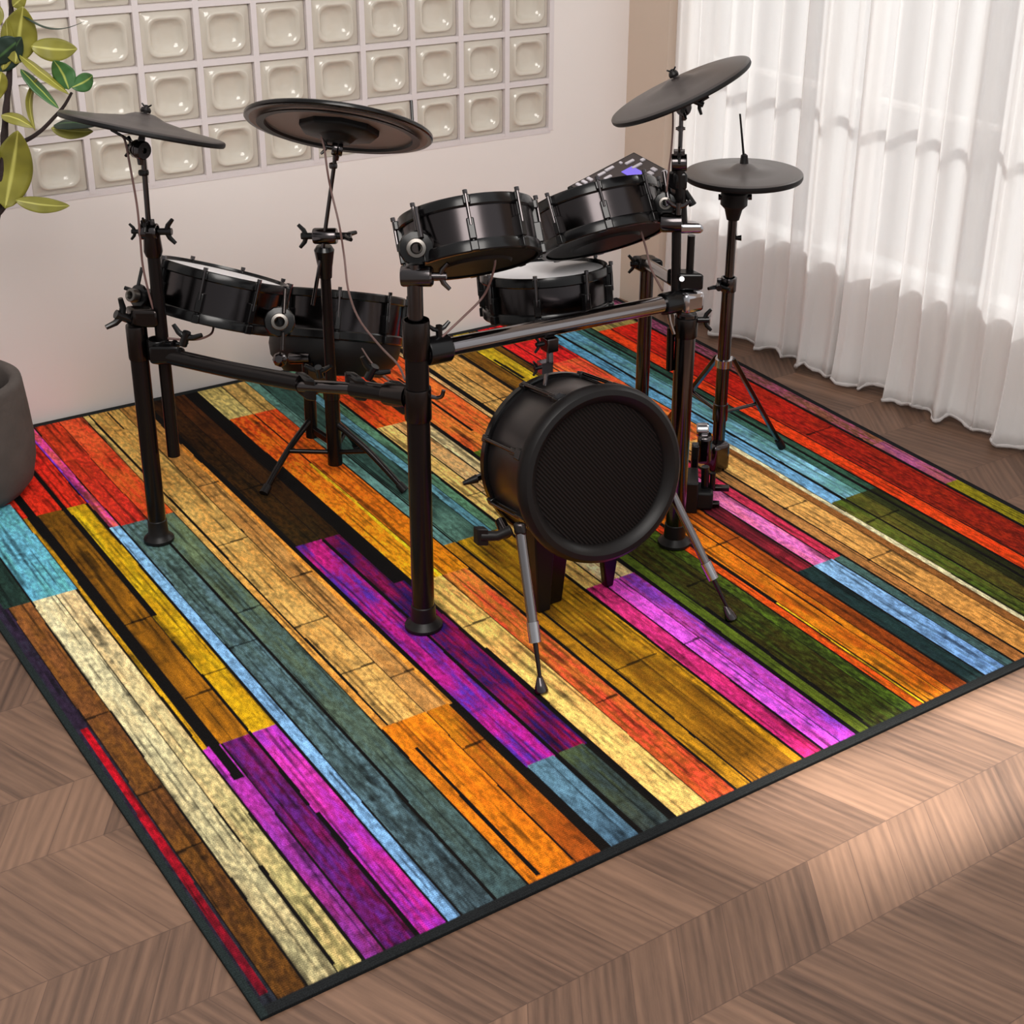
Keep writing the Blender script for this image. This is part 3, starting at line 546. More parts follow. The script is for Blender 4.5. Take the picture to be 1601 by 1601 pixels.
# front crossbar
A = V3(Mx, My, zat(Mx, My, 553)); B = V3(Rx, Ry, zat(Rx, Ry, 468)); b = MB(); b.tube([A, B], .0205, 40); b.build('crossbar', M['bar'], rack)
ax = (B-A).normalized()
cl = MB(); cl.lathe(A+ax*.022, ax, [(.018, 0), (.030, 0), (.031, .004), (.031, .052), (.028, .056), (.018, .056)], 36); cl.build('t_clamp', M['hoop'], rack)
wing(rack, A+ax*.055+UZ*.028, UZ, ax, .030)
cl = MB(); cl.lathe(B-ax*.075, ax, [(.018, 0), (.026, 0), (.027, .004), (.027, .05), (.018, .05)], 36); cl.build('t_clamp', M['hoop'], rack)
cl = MB(); cl.box(B+UZ*0.0, ax, UY, UZ, .062, .066, .052); cl.build('clamp_block', M['chrome'], rack, bevel=.012)
# left crossbars (bent tube of two lengths)
LB = dL(550); MBd = dM(622); dB = lambda px: LB+(MBd-LB)*(px-250)/400
A2 = at(262, 556, dB(262)); K1 = at(470, 599, dB(470)); K2 = at(565, 609, dB(565)); B2 = V3(Mx, My, zat(Mx, My, 622))
b = MB(); b.tube(smooth_path([A2, at(360, 578, dB(360)), K1], 8), .0195, 32); b.build('crossbar', M['darktube'], rack)
b = MB(); b.tube([at(552, 607, dB(552)), B2], .0195, 32); b.build('crossbar', M['darktube'], rack)
ax2 = (B2-K2).normalized()
cl = MB(); cl.lathe(B2-ax2*.085, ax2, [(.018, 0), (.0255, 0), (.0265, .004), (.0265, .06), (.018, .06)], 32); cl.build('t_clamp', M['black'], rack)
cl = MB(); cl.box(B2-ax2*.045-UZ*.006, ax2, UY, UZ, .035, .060, .066); cl.build('clamp_block', M['hoop'], rack, bevel=.005)
# cable hook on the middle post
b = MB(); h0 = V3(Mx, My, zat(Mx, My, 618)); rr = Vector(RC[0]); b.tube(smooth_path([h0+rr*.02, h0+rr*.040-UZ*.006, h0+rr*.052-UZ*.002, h0+rr*.056+UZ*.012]), [.0045]*19, 10); b.build('cable_hook', M['bchrome'], rack)
# clamps on the left post
pl = V3(Lx, Ly, zat(Lx, Ly, 545)); clamp(rack, pl+Vector(RC[0])*.045, UZ, .024, .05, 'post_clamp', 'hoop', Vector(RC[0]), .034)
b = MB(); b.box(at(262, 556, dB(262)), Vector(RC[0]), Vector(RC[2]), UZ, .075, .05, .045); b.build('clamp_block', M['hoop'], rack, bevel=.008)
wing(rack, at(286, 540, dB(286)-.03), V3(.3, -.2, 1), Vector(RC[0]), .040)
wing(rack, at(205, 500, dL(500)), V3(-.8, 0, .5), UZ, .045); b = MB(); b.box(at(222, 495, dL(495)), Vector(RC[0]), UY, UZ, .06, .045, .045); b.build('clamp_block', M['black'], rack, bevel=.008)
# crossbar joint in the middle, gripping the two lengths
for px, dd in ((478, dB(478)), (556, dB(556))):
    b = MB(); q = at(px, 604, dd); b.box(q, ax2, UY, UZ, .034, .056, .058); b.build('clamp_block', M['hoop'], rack, bevel=.008)
b = MB(); b.tube([at(470, 603, dB(470)), at(560, 608, dB(560))], .0145, 24); b.build('joint_rod', M['bchrome'], rack)
wing(rack, at(575, 592, dB(575)-.03), V3(.4, -.4, 1), Vector(RC[0]), .040); wing(rack, at(500, 588, dB(500)-.02), V3(-.3, -.4, 1), Vector(RC[0]), .034)
# arm from the rear post to the right post
b = MB(); p0 = V3(rx, ry, zt-.02); p1 = V3(Rx, Ry, zat(Rx, Ry, 452)); b.tube([p0, p1], .016, 24); b.build('crossbar', M['bchrome'], rack)
b = MB(); b.box(p0, Vector(RC[0]), UY, UZ, .06, .05, .04); b.build('clamp_block', M['hoop'], rack, bevel=.008); wing(rack, p0+Vector(RC[0])*-.02, -Vector(RC[0]), UZ, .03)
# hanging clamp under the crossbar with a drop rod to the kick pad
hd = depth((A+B)/2); b = MB(); b.box(at(859, 537, hd), ax, UY, UZ, .030, .034, .034); b.tube([at(859, 530, hd), at(860, 570, hd)], .008, 16); b.build('hanging_clamp', M['bchrome'], rack, bevel=.003)
wing(rack, at(850, 537, hd-.02), -ax, UZ, .022); b = MB(); b.box(at(852, 573, hd), ax, UY, UZ, .030, .022, .026); b.tube([at(856, 568, hd), at(852, 602, hd+.02)], .0045, 12); b.build('drop_rod', M['chrome'], rack); wing(rack, at(846, 574, hd-.015), -ax, UZ, .020)
# twin uprights, joint block and small stub on the right post
pr1 = V3(Rx, Ry, zR); b = MB(); b.tube([at(1056, 480, dR(480)-.01), at(1058, 352, dR(352)-.01)], .0115, 24); b.build('upright', M['darktube'], rack)
b = MB(); b.tube([at(1076, 470, dR(470)+.02), at(1081, 368, dR(368)+.02)], .0095, 24); b.build('upright', M['darktube'], rack)
b = MB(); b.box(at(1071, 437, dR(437)), Vector(RC[0]), UY, UZ, .060, .05, .042); b.build('clamp_block', M['hoop'], rack, bevel=.006)
b = MB(); b.lathe(at(1066, 437, dR(437)-.028), -Vector(RC[2]), [(0, .012), (.006, .012), (.007, 0)], 16); b.build('bolt', M['chrome'], rack)
b = MB(); b.tube([at(1049, 512, dR(512)), at(1047, 578, dR(578))], .0095, 20); b.build('stub_tube', M['black'], rack)
b = MB(); b.tube(smooth_path([at(1045, 480, dR(480)-.03), at(1047, 500, dR(500)-.03), at(1054, 522, dR(522)-.03)]), .004, 10); b.build('cable_hook', M['chrome'], rack)
wing(rack, at(1090, 500, dR(500)), Vector(RC[0]), UZ, .032)
# tom mount on the middle post
b = MB(); b.tube([V3(Mx, My, zM-.02), V3(Mx, My, zat(Mx, My, 437))], .0165, 28); b.build('mount_tube', M['bchrome'], rack)
b = MB(); q = V3(Mx, My, zat(Mx, My, 432)); b.lathe(q-Vector(RC[0])*.028, Vector(RC[0]), [(0, 0), (.020, 0), (.022, .004), (.022, .062), (.018, .066), (0, .066)], 32); b.build('mount_clamp', M['bchrome'], rack); wing(rack, q+Vector(RC[0])*.036, Vector(RC[0]), UZ, .034, m='bchrome')
b = MB(); b.tube([V3(Mx, My, zat(Mx, My, 428)), V3(Mx, My, zat(Mx, My, 412))], .013, 24); b.build('mount_tube', M['bchrome'], rack)
# tom mount on the right post
b = MB(); q = at(1073, 355, dR(355)); b.box(q, Vector(RC[0]), UY, UZ, .062, .04, .026); b.build('mount_clamp', M['chrome'], rack, bevel=.009)
b = MB(); b.lathe(at(1052, 348, dR(348)-.02)-Vector(RC[0])*.03, Vector(RC[0]), [(0, 0), (.020, 0), (.023, .006), (.023, .05), (0, .054)], 28); b.build('mount_clamp', M['bchrome'], rack); wing(rack, at(1060, 335, dR(335)-.03), UZ, Vector(RC[0]), .032, m='bchrome')

# ------------------------------------------------------------------ drum pads
r1, c1, n1, R1, h1 = drum(735, 372, 3.40, -10, .20, .149, .099, 'black rack tom pad on the middle post, tilted with its underside showing', rot=.30)
ball_mount(r1, 651, 388, 3.25, .0205); b = MB(); b.tube([at(650, 325, 3.27), at(659, 372, 3.25)], .0055, 12); b.build('l_rod', M['bchrome'], r1)
b = MB(); b.box(at(652, 412, 3.30), Vector(RC[0]), UY, UZ, .026, .026, .036); b.build('bracket', M['bchrome'], r1, bevel=.006)
r2, c2, n2, R2, h2 = drum(937, 343, 3.74, -15, .18, .157, .0935, 'black rack tom pad below the sound module, next to the right post, head facing away', rot=.28)
ball_mount(r2, 1040, 318, 3.66, .015, housing=True); b = MB(); b.tube([at(1038, 268, 3.66), at(1046, 318, 3.66)], .0055, 12); b.build('l_rod', M['bchrome'], r2)
b = MB(); b.box(at(1050, 300, 3.68), Vector(RC[0]), UY, UZ, .035, .03, .04); b.build('bracket', M['bchrome'], r2, bevel=.008)
r3, c3, n3, R3, h3 = drum(853, 455, 3.80, -4, -.18, .1555, .091, 'black snare pad with white mesh head between tilted toms and long crossbar', rot=.1)
r4, c4, n4, R4, h4 = drum(343, 463, 3.90, 12.5, -.085, .160, .106, 'black floor tom pad with white mesh head beside the left rack post', rot=.15)
r5, c5, n5, R5, h5 = drum(527, 496, 4.44, 4.5, .03, .188, .113, 'black tom pad with deep dark lower shell behind the central cymbal pole', rot=.42, lower=.105)
ball_mount(r5, 437, 503, 3.78, .0205); b = MB(); b.tube([at(446, 452, 3.78), at(444, 490, 3.77)], .0050, 12); b.tube([at(443, 520, 3.77), at(442, 548, 3.77)], .0050, 12); b.build('l_rod', M['black'], r5)
ball_mount(r4, 208, 462, 3.70, .016, facing=-Vector(RC[0])*.55-Vector(RC[2])); b = MB(); b.tube([at(222, 418, 3.7), at(216, 446, 3.7)], .0040, 10); b.tube([at(195, 450, 3.7), at(210, 455, 3.7)], .0050, 10); b.build('l_rod', M['hoop'], r4)
b = MB(); b.tube([at(212, 462, 3.71), c4-n4*.0-Vector(RC[0])*R4*.92], .012, 16); b.box(at(232, 468, 3.74), Vector(RC[0]), UY, UZ, .05, .04, .045); b.build('bracket', M['hoop'], r4, bevel=.006)
b = MB(); b.tube([c5-Vector(RC[0])*R5*.9, at(444, 500, 3.82)], .014, 16); b.build('bracket', M['hoop'], r5)
# snare stand post (hidden below the pad) with basket
# ------------------------------------------------------------------ stand in the middle: two posts, folding tripod
sx, sy = .984, 1.708; qx, qy = fl(490, 720)[:2]
st = root('tripod_stand', (sx, sy, RT), 'black double-post tripod stand on the orange and teal planks, between left and middle rack posts', 'stand')
zt2 = zat(sx, sy, 432); b = MB(); b.tube([V3(sx, sy, .05), V3(sx, sy, zt2)], [.0165, .0135], 28); b.build('post', M['darktube'], st)
b = MB(); b.tube([V3(sx, sy, .040), V3(sx, sy, zat(sx, sy, 615))], .0200, 28); b.build('lower_tube', M['darktube'], st)
b = MB(); b.lathe(V3(sx, sy, zat(sx, sy, 622)), UZ, [(.018, 0), (.0225, 0), (.0235, .03), (.018, .032)], 28); b.build('memory_collar', M['hoop'], st)
zq = zat(qx, qy, 565); b = MB(); b.tube([V3(qx, qy, .075), V3(qx, qy, zq)], .0165, 28); b.build('post', M['darktube'], st)
b = MB(); b.lathe(V3(qx, qy, zat(qx, qy, 615)), UZ, [(.018, 0), (.023, 0), (.023, .035), (.018, .037)], 28); b.build('memory_collar', M['hoop'], st)
def strut(name, pts, r, m='darktube', parent=None): b = MB(); b.tube(pts, r, 14); return b.build(name, M[m], parent)
hub = V3(qx, qy, .10)
for i, (px, py, m_) in enumerate(((413, 770, None), (632, 766, None), (560, 700, None))):
    f = fl(px, py, RT+.008); src = V3(qx, qy, .13) if i == 0 else V3(sx, sy, .17)
    mid = src*.5+f*.5+UZ*.012; lg = strut('leg', smooth_path([src, mid, f]), .0085, 'darktube', st)
    b = MB(); dr = (f-mid).normalized(); b.tube([f-dr*.022, f+dr*.004], [.0115, .0125], 14); b.build('rubber_foot', M['rubber'], lg)
    strut('brace', [V3(sx, sy, .075), mid], .0065, 'darktube', st)
b = MB(); b.box(V3((sx+qx)/2, (sy+qy)/2, .10), V3(sx-qx, sy-qy, 0), V3(sy-qy, qx-sx, 0), UZ, .13, .014, .02); b.build('connecting_plate', M['darktube'], st, bevel=.003)
b = MB(); b.box(V3((sx+qx)/2, (sy+qy)/2, zat(sx, sy, 600)), V3(sx-qx, sy-qy, 0), V3(sy-qy, qx-sx, 0), UZ, .13, .018, .03); b.build('connecting_plate', M['hoop'], st, bevel=.004)
# top of the second post: silver clamp carrying the tom
b = MB(); q = V3(qx, qy, zat(qx, qy, 560)); b.lathe(q-Vector(RC[0])*.050, Vector(RC[0]), [(0, 0), (.014, 0), (.0165, .004), (.0165, .056), (0, .060)], 24); b.build('mount_clamp', M['bchrome'], st)
b = MB(); b.lathe(at(438, 562, 4.02), -Vector(RC[2]), [(0, .016), (.010, .016), (.018, .008), (.020, 0), (.018, -.014), (0, -.016)], 8); b.build('ratchet', M['bchrome'], st)
# boom clamp on the tall post
b = MB(); zc = zat(sx, sy, 428); b.lathe(V3(sx, sy, zc-.01), UZ, [(.013, 0), (.0165, 0), (.019, .03), (.026, .075), (.020, .085), (0, .086)], 24); b.build('boom_housing', M['hoop'], st)
q = at(509, 369, dS(369)); b = MB(); b.lathe(q-Vector(RC[0])*.031, Vector(RC[0]), [(0, 0), (.019, 0), (.021, .004), (.021, .056), (.019, .060), (0, .060)], 32); b.build('boom_clamp', M['bchrome'], st)
wing(st, q-Vector(RC[0])*.03, -Vector(RC[0]), UZ, .036); wing(st, q+Vector(RC[0])*.03, Vector(RC[0]), UZ*.4+Vector(RC[2]), .040)
# ------------------------------------------------------------------ cymbal pads with their booms
k2, cc, cn = cymbal(531, 196, 3.92, 7, .235, .2325, 'large round cymbal pad seen from below, brown underside and black rim, above the tripod stand', under=True, rise=.012, dome=.012)
b = MB(); b.lathe(cc, cn, [(.1945, -.014), (.2015, -.020), (.183, -.019), (.180, -.012)], 96, close=True); b.build('rubber_ring', M['rubber'], k2)
b = MB(); b.lathe(cc+cn*.002, cn, [(.100, -.006), (.100, -.020), (.092, -.026), (.046, -.031), (.032, -.046), (0, -.048)], 9); b.build('sensor_housing', M['plastic'], k2, bevel=.004)
b = MB(); q = at(645, 190, 3.99); b.tube([q, at(643, 157, 3.99)], .0038, 10); b.build('stop_pin', M['hoop'], k2)
boom = root('boom_arm', at(505, 380, dS(380)), 'thin dark boom arm rising from the tripod stand to the large cymbal pad', 'boom arm', 'cymbal boom arms')
b = MB(); b.tube([at(489, 477, dS(477)-.04), at(505, 385, dS(385)-.01), at(522, 262, dS(262)), at(524, 245, dS(245))], .0052, 14); b.build('rod', M['bchrome'], boom)
b = MB(); q = at(521, 259, dS(259)); b.lathe(q, UZ, [(.004, -.006), (.010, -.006), (.011, 0), (.010, .006), (.004, .006)], 18); b.build('stop_collar', M['bchrome'], boom)
tilter(boom, at(527, 232, dS(232)), at(524, 245, dS(245))-at(505, 385, dS(385)), cn, .019)
b = MB(); b.tube([at(528, 230, dS(230)), cc-cn*.05], .006, 12); b.build('seat_rod', M['bchrome'], boom)

k1, c_, n_ = cymbal(224, 199, 3.55, 9.8, -.045, .182, 'thin dark cymbal pad seen edge-on in front of the glass blocks, beside the plant leaves', rise=.020, dome=.012, th=.012)
seat(k1, c_+n_*.018, n_, .03)
b = MB(); b.box(at(190, 212, 3.53), Vector(RC[0])+UZ*-.6, Vector(RC[2]), UZ, .05, .02, .008); b.build('cable_socket', M['hoop'], k1, bevel=.002)
bx, by = at(272, 712, 3.86)[:2]; bz = at(272, 712, 3.86)[2]
def d1(py): return dv(bx, by, py)
print('stub z', bz)
boom1 = root('boom_arm', (bx, by, bz), 'black boom arm clamped at the left rack post, holding the thin edge-on cymbal pad', 'boom arm', 'cymbal boom arms')
b = MB(); b.tube([V3(bx, by, bz), V3(bx, by, zat(bx, by, 398))], .0150, 28); b.build('lower_tube', M['darktube'], boom1)
zc = zat(bx, by, 400); b = MB(); b.lathe(V3(bx, by, zc), UZ, [(.013, 0), (.018, 0), (.0215, .012), (.019, .045), (.021, .06), (0, .061)], 24); b.build('boom_housing', M['black'], boom1)
q = at(233, 362, d1(362)); clamp(boom1, q, Vector(RC[0]), .019, .040, 'boom_clamp', 'bchrome', UZ, .02)
wing(boom1, q+Vector(RC[0])*.022, Vector(RC[0]), UZ+Vector(RC[0])*.2, .034); wing(boom1, q-Vector(RC[0])*.020, -Vector(RC[0]), UZ, .022)
b = MB(); b.tube([at(234, 372, d1(372)), at(224, 245, d1(245))], .0062, 14); b.build('rod', M['bchrome'], boom1)
b = MB(); q = at(224.5, 270, d1(270)); b.lathe(q, UZ, [(.004, -.005), (.011, -.005), (.012, 0), (.011, .005), (.004, .005)], 18); b.build('stop_collar', M['hoop'], boom1)
tilter(boom1, at(219, 234, d1(234)), UZ, n_, .021)
b = MB(); b.tube([at(219, 232, d1(232)), c_-n_*.005], .006, 12); b.build('seat_rod', M['bchrome'], boom1)

k3, c_, n_ = cymbal(1063, 139, 3.60, -24, -.17, .174, 'steeply tilted grey cymbal pad high above the right rack post', rise=.016, dome=.012)
seat(k3, c_+n_*.016, n_, .03)
boom3 = root('boom_arm', at(1066, 300, dR(300)), 'short black boom arm rising above the right rack post to the steeply tilted cymbal pad', 'boom arm', 'cymbal boom arms')
b = MB(); b.tube([at(1067, 352, dR(352)), at(1062, 250, dR(250))], .0125, 24); b.build('lower_tube', M['darktube'], boom3)
q = at(1062, 254, dR(254)); clamp(boom3, q, Vector(RC[0]), .020, .036, 'boom_clamp', 'bchrome', UZ, .022); b = MB(); b.box(at(1060, 282, dR(282)), Vector(RC[0]), UY, UZ, .030, .03, .045); b.build('boom_housing', M['hoop'], boom3, bevel=.008)
b = MB(); b.tube([at(1063, 240, dR(240)), at(1066, 165, dR(165))], .0052, 14); b.build('rod', M['bchrome'], boom3)
b = MB(); q = at(1064, 201, dR(201)); b.tube([q-Vector(RC[0])*.011, q+Vector(RC[0])*.011], .0035, 12); b.lathe(q, UZ, [(.003, -.005), (.007, -.005), (.007, .005), (.003, .005)], 16); b.build('stop_collar', M['bchrome'], boom3)
tilter(boom3, at(1069, 168, dR(168)), UZ, n_, .018); wing(boom3, at(1085, 158, dR(158)), Vector(RC[0])-UZ*.4, UZ, .026)
b = MB(); b.tube([at(1069, 166, dR(166)), c_-n_*.01], .0055, 12); b.build('seat_rod', M['bchrome'], boom3)
b = MB(); b.tube([at(1072, 298, dR(298)), at(1083, 320, dR(320))], [.005, .010], 12); b.build('wing_nut', M['hoop'], boom3)

# ------------------------------------------------------------------ hi-hat
hx, hy = 1.906, 1.176
k4, c_, n_ = cymbal(1163, 270, dH(275), 1.5, -.245, .156, 'grey hi-hat cymbal pad on the chrome tripod stand in front of the curtain', rise=.010, dome=.016, th=.016, m='cymbal_l')
b = MB(); b.lathe(c_, n_, [(.0, .050), (.004, .050), (.009, .046), (.012, .022), (.016, .014), (0, .012)], 20); b.build('clutch', M['rubber'], k4)
b = MB(); b.tube([c_+n_*.03, at(1157, 178, dH(178))], [.0033, .0026], 12); b.build('pull_rod', M['hoop'], k4)
hh = root('hi_hat_stand', (hx, hy, RT), 'dark chrome hi-hat stand with folding legs on the blue and red planks near the curtain', 'hi-hat stand')
zb = zat(hx, hy, 448); b = MB(); b.tube([V3(hx, hy, RT+.03), V3(hx, hy, zb)], .0178, 32); b.build('lower_tube', M['bchrome'], hh)
b = MB(); b.tube([V3(hx, hy, zb-.03), V3(hx, hy, zat(hx, hy, 335))], .0125, 28); b.build('upper_tube', M['bchrome'], hh)
b = MB(); z0 = zat(hx, hy, 343); z1 = zat(hx, hy, 296); L_ = z1-z0; b.lathe(V3(hx, hy, z0), UZ, [(.012, 0), (.017, 0), (.024, L_*.35), (.036, L_*.5), (.036, L_*.9), (.030, L_), (0, L_)], 36); b.build('sensor_housing', M['plastic'], hh)
b = MB(); q = V3(hx, hy, zat(hx, hy, 308)); b.tube([q-Vector(RC[0])*.036, q-Vector(RC[0])*.042], .008, 12); b.tube([q+Vector(RC[0])*.036, q+Vector(RC[0])*.046], .008, 12); b.build('clamp_screw', M['hoop'], hh)
b = MB(); q = V3(hx, hy, zat(hx, hy, 372)); b.tube([q+Vector(RC[0])*.010, q+Vector(RC[0])*.026], [.005, .008], 12); b.build('clamp_screw', M['hoop'], hh)
clamp(hh, V3(hx, hy, zat(hx, hy, 444)), UZ, .0215, .040, 'height_clamp', 'bchrome', -Vector(RC[0]), .034)
hub = V3(hx, hy, zat(hx, hy, 566)); b = MB(); b.lathe(hub-UZ*.012, UZ, [(.017, 0), (.024, 0), (.024, .022), (.017, .024)], 28); b.build('leg_collar', M['chrome'], hh)
low = V3(hx, hy, zat(hx, hy, 646)); b = MB(); b.lathe(low-UZ*.02, UZ, [(.017, 0), (.021, 0), (.021, .05), (.017, .052)], 28); b.build('leg_collar', M['bchrome'], hh)
for px, py in ((1222, 698), (1040, 662)):
    f = fl(px, py, RT+.008); o0 = hub+(f-hub).normalized()*.0+((V3(f.x, f.y, 0)-V3(hx, hy, 0)).normalized())*.030+UZ*.006
    mid = o0*.5+f*.5; dr = (f-o0).normalized(); sd = dr.cross(V3(hx-f.x, hy-f.y, 0)).normalized()
    b = MB(); b.box(mid, sd, dr.cross(sd), dr, .016, .012, (f-o0).length); lg = b.build('leg', M['bchrome'], hh, bevel=.002)
    b = MB(); b.tube([f-dr*.03, f+dr*.003], [.011, .012], 14); b.build('rubber_foot', M['rubber'], lg)
    b = MB(); b.tube([hub, o0], .006, 10); b.build('hinge', M['chrome'], lg)
    b = MB(); b.tube([low+(mid-low).normalized()*.015, mid], .0050, 12); b.build('brace', M['bchrome'], hh)
# base casting, foot board and toe clamp of the hi-hat pedal
b = MB(); q = V3(hx, hy, RT+.045); b.box(q+Vector((-.012, -.012, 0)), UX, UY, UZ, .060, .05, .085); b.build('base_casting', M['bchrome'], hh, bevel=.012)
b = MB(); b.box(at(1101, 700, 4.36), Vector(RC[0]), V3(.6, .8, 0), UZ, .040, .05, .085); b.build('spring_housing', M['bchrome'], hh, bevel=.012)
b = MB(); b.lathe(at(1098, 672, 4.36)-Vector(RC[0])*.016, Vector(RC[0]), [(0, 0), (.017, 0), (.020, .004), (.020, .03), (.017, .034), (0, .034)], 28); b.build('cam_wheel', M['chrome'], hh)
b = MB(); b.box(at(1086, 720, 4.30), Vector(RC[0]), V3(.6, .8, 0), UZ, .020, .03, .10); b.build('side_frame', M['hoop'], hh, bevel=.004)
# kick pedal beside the right post, front end showing
pd = root('kick_pedal', fl(1098, 792, RT), 'black pedal clamp with forked prongs on the pink plank beside right post', 'pedal')
pc = fl(1092, 790, RT); e1 = Vector(RC[0]); e1 = V3(e1.x, e1.y, 0).normalized(); e2 = V3(-e1.y, e1.x, 0)
b = MB(); b.box(pc+UZ*.045-e1*.022, e1, e2, UZ, .034, .10, .090); b.build('base_plate', M['rubber'], pd, bevel=.004)
b = MB(); b.box(pc+UZ*.030+e1*.012, e1, e2, UZ, .050, .07, .052); b.build('clamp_body', M['plastic'], pd, bevel=.008)
b = MB(); b.box(pc+UZ*.012+e1*.030-e2*.012, e1, e2, UZ, .052, .020, .014); b.build('clamp_prong', M['black'], pd, bevel=.003)
b = MB(); b.box(pc+UZ*.030+e1*.052+e2*.050, e1, e2, UZ, .062, .020, .014); b.build('clamp_prong', M['black'], pd, bevel=.003)
b = MB(); b.tube([pc+UZ*.05+e1*.015, pc+UZ*.118+e1*.012], .011, 18); b.tube([pc+UZ*.05+e1*.034, pc+UZ*.100+e1*.034], .008, 18); b.build('spring_post', M['hoop'], pd)

# ------------------------------------------------------------------ kick pad
Fc = V3(1.160, .700, .392); Bc = V3(1.178, .905, .352); ka = (Fc-Bc).normalized(); kl = (Fc-Bc).length
kick = root('kick_drum_pad', (1.17, .82, RT), 'black kick drum pad with ribbed mesh face on splayed spurs, front centre of the kit', 'kick drum pad')
b = MB(); b.lathe(Bc, ka, [(.175, 0), (.186, .004), (.190, .012), (.190, kl-.01), (.180, kl)], 96); b.build('shell', M['kshell'], kick)
b = MB(); b.lathe(Bc, ka, [(.180, -.012), (.196, -.012), (.199, -.008), (.199, .010), (.196, .014), (.180, .014)], 96, close=True); b.build('rear_hoop', M['hoop'], kick)
b = MB(); b.lathe(Fc, ka, [(.165, -.028), (.196, -.028), (.206, -.020), (.209, -.006), (.206, .008), (.198, .016), (.186, .018), (.176, .012), (.168, .0), (.165, -.005)], 120, close=True); b.build('front_hoop', M['rubber'], kick)
def ribbed():
    m = bpy.data.materials.new('ribbed_mesh_face'); m.use_nodes = True; nt = m.node_tree; b = nt.nodes['Principled BSDF']
    tc = nt.nodes.new('ShaderNodeTexCoord'); mp = nt.nodes.new('ShaderNodeMapping'); mp.inputs['Rotation'].default_value = (0, math.radians(-52), 0); w_ = nt.nodes.new('ShaderNodeTexWave'); w_.bands_direction = 'Z'; w_.inputs['Scale'].default_value = 42
    nt.links.new(tc.outputs['Object'], mp.inputs['Vector']); nt.links.new(mp.outputs['Vector'], w_.inputs['Vector'])
    r = nt.nodes.new('ShaderNodeMapRange'); r.inputs['From Min'].default_value = .3; r.inputs['From Max'].default_value = .7; nt.links.new(w_.outputs['Fac'], r.inputs['Value'])
    mx = nt.nodes.new('ShaderNodeMix'); mx.data_type = 'RGBA'; mx.inputs['A'].default_value = (*lin((6, 5, 5)), 1); mx.inputs['B'].default_value = (*lin((28, 22, 21)), 1); nt.links.new(r.outputs['Result'], mx.inputs['Factor']); nt.links.new(mx.outputs['Result'], b.inputs['Base Color'])
    bp = nt.nodes.new('ShaderNodeBump'); bp.inputs['Strength'].default_value = .8; bp.inputs['Distance'].default_value = .003; nt.links.new(w_.outputs['Fac'], bp.inputs['Height']); nt.links.new(bp.outputs['Normal'], b.inputs['Normal']); b.inputs['Roughness'].default_value = .6; b.inputs['Specular IOR Level'].default_value = .15; return m
M['ribbed'] = ribbed()
b = MB(); b.lathe(Fc, ka, [(.170, -.006), (.12, -.004), (0, -.003)], 96); b.build('mesh_face', M['ribbed'], kick, recalc=True)
b = MB(); b.lathe(Bc, ka, [(.180, .002), (.1, .004), (0, .005)], 72); b.build('rear_head', M['plastic'], kick)
ku = (UZ-ka*ka.z).normalized(); kw = ka.cross(ku)
for k in range(8):
    a = math.radians(22+45*k); dr = ku*math.cos(a)+kw*math.sin(a); tn = ka.cross(dr); b = MB()
    b.box(Fc-ka*.030+dr*.196, tn, dr, ka, .026, .024, .030); b.box(Fc-ka*.055+dr*.196, tn, dr, ka, .016, .018, .04); b.box((Fc+Bc)/2+dr*.192, tn, dr, ka, .006, .008, kl*.95); b.box(Bc+ka*.004+dr*.196, tn, dr, ka, .018, .018, .022)
    lg = b.build('lug', M['hoop'], kick, bevel=.004); r_ = MB(); r_.tube([Bc+dr*.202, Fc+dr*.202-ka*.02], .0046, 12); r_.build('tension_rod', M['bchrome'], lg)
# front spurs
for (tx, ty, td, fx, fy, nm) in ((814, 834, 3.42, 847, 1080, 0), (1049, 768, 3.70, 1145, 966, 1)):
    f = fl(fx, fy, RT+.006); t = at(tx, ty, td); dr = (f-t).normalized(); L_ = (f-t).length
    b = MB(); b.tube([t, t+dr*L_*.66], .0115 if nm == 0 else .0105, 24); sp = b.build('spur', M['bar'], kick)
    b = MB(); b.lathe(t+dr*L_*.56, dr, [(.011, 0), (.0135, 0), (.0135, L_*.13), (.010, L_*.135)], 24); b.build('spur_sleeve', M['chrome'], sp)
    b = MB(); b.tube([t+dr*L_*.6, f-dr*.02], [.0065, .0040], 16); b.build('spur_tip', M['black'], sp)
    b = MB(); b.lathe(f-UZ*.006, -dr, [(0, 0), (.0145, .001), (.0155, .006), (.012, .018), (.0055, .038), (0, .040)], 24); b.build('rubber_foot', M['bchrome'], sp)
    b = MB(); b.box(t-dr*.01, Vector(RC[0]), dr.cross(Vector(RC[0])), dr, .026, .024, .030); b.build('spur_bracket', M['black'], sp, bevel=.008)
b = MB(); b.tube([at(800, 828, 3.42), at(778, 838, 3.42), at(752, 838, 3.42)], [.012, .011, .012], 14); b.box(at(752, 838, 3.42), Vector(RC[0]), UY, UZ, .024, .02, .042); b.build('spur_lever', M['rubber'], kick, bevel=.003)
b = MB(); b.tube([at(782, 815, 3.45), at(792, 835, 3.42)], [.012, .014], 16); b.build('spur_knob', M['bchrome'], kick)
b = MB(); b.tube([at(770, 738, 3.74), at(745, 748, 3.72)], .0085, 14); b.build('side_spur', M['bchrome'], kick); b = MB(); b.tube([at(746, 748, 3.72), at(724, 756, 3.71)], [.011, .005], 14); b.build('side_spur_tip', M['rubber'], kick)
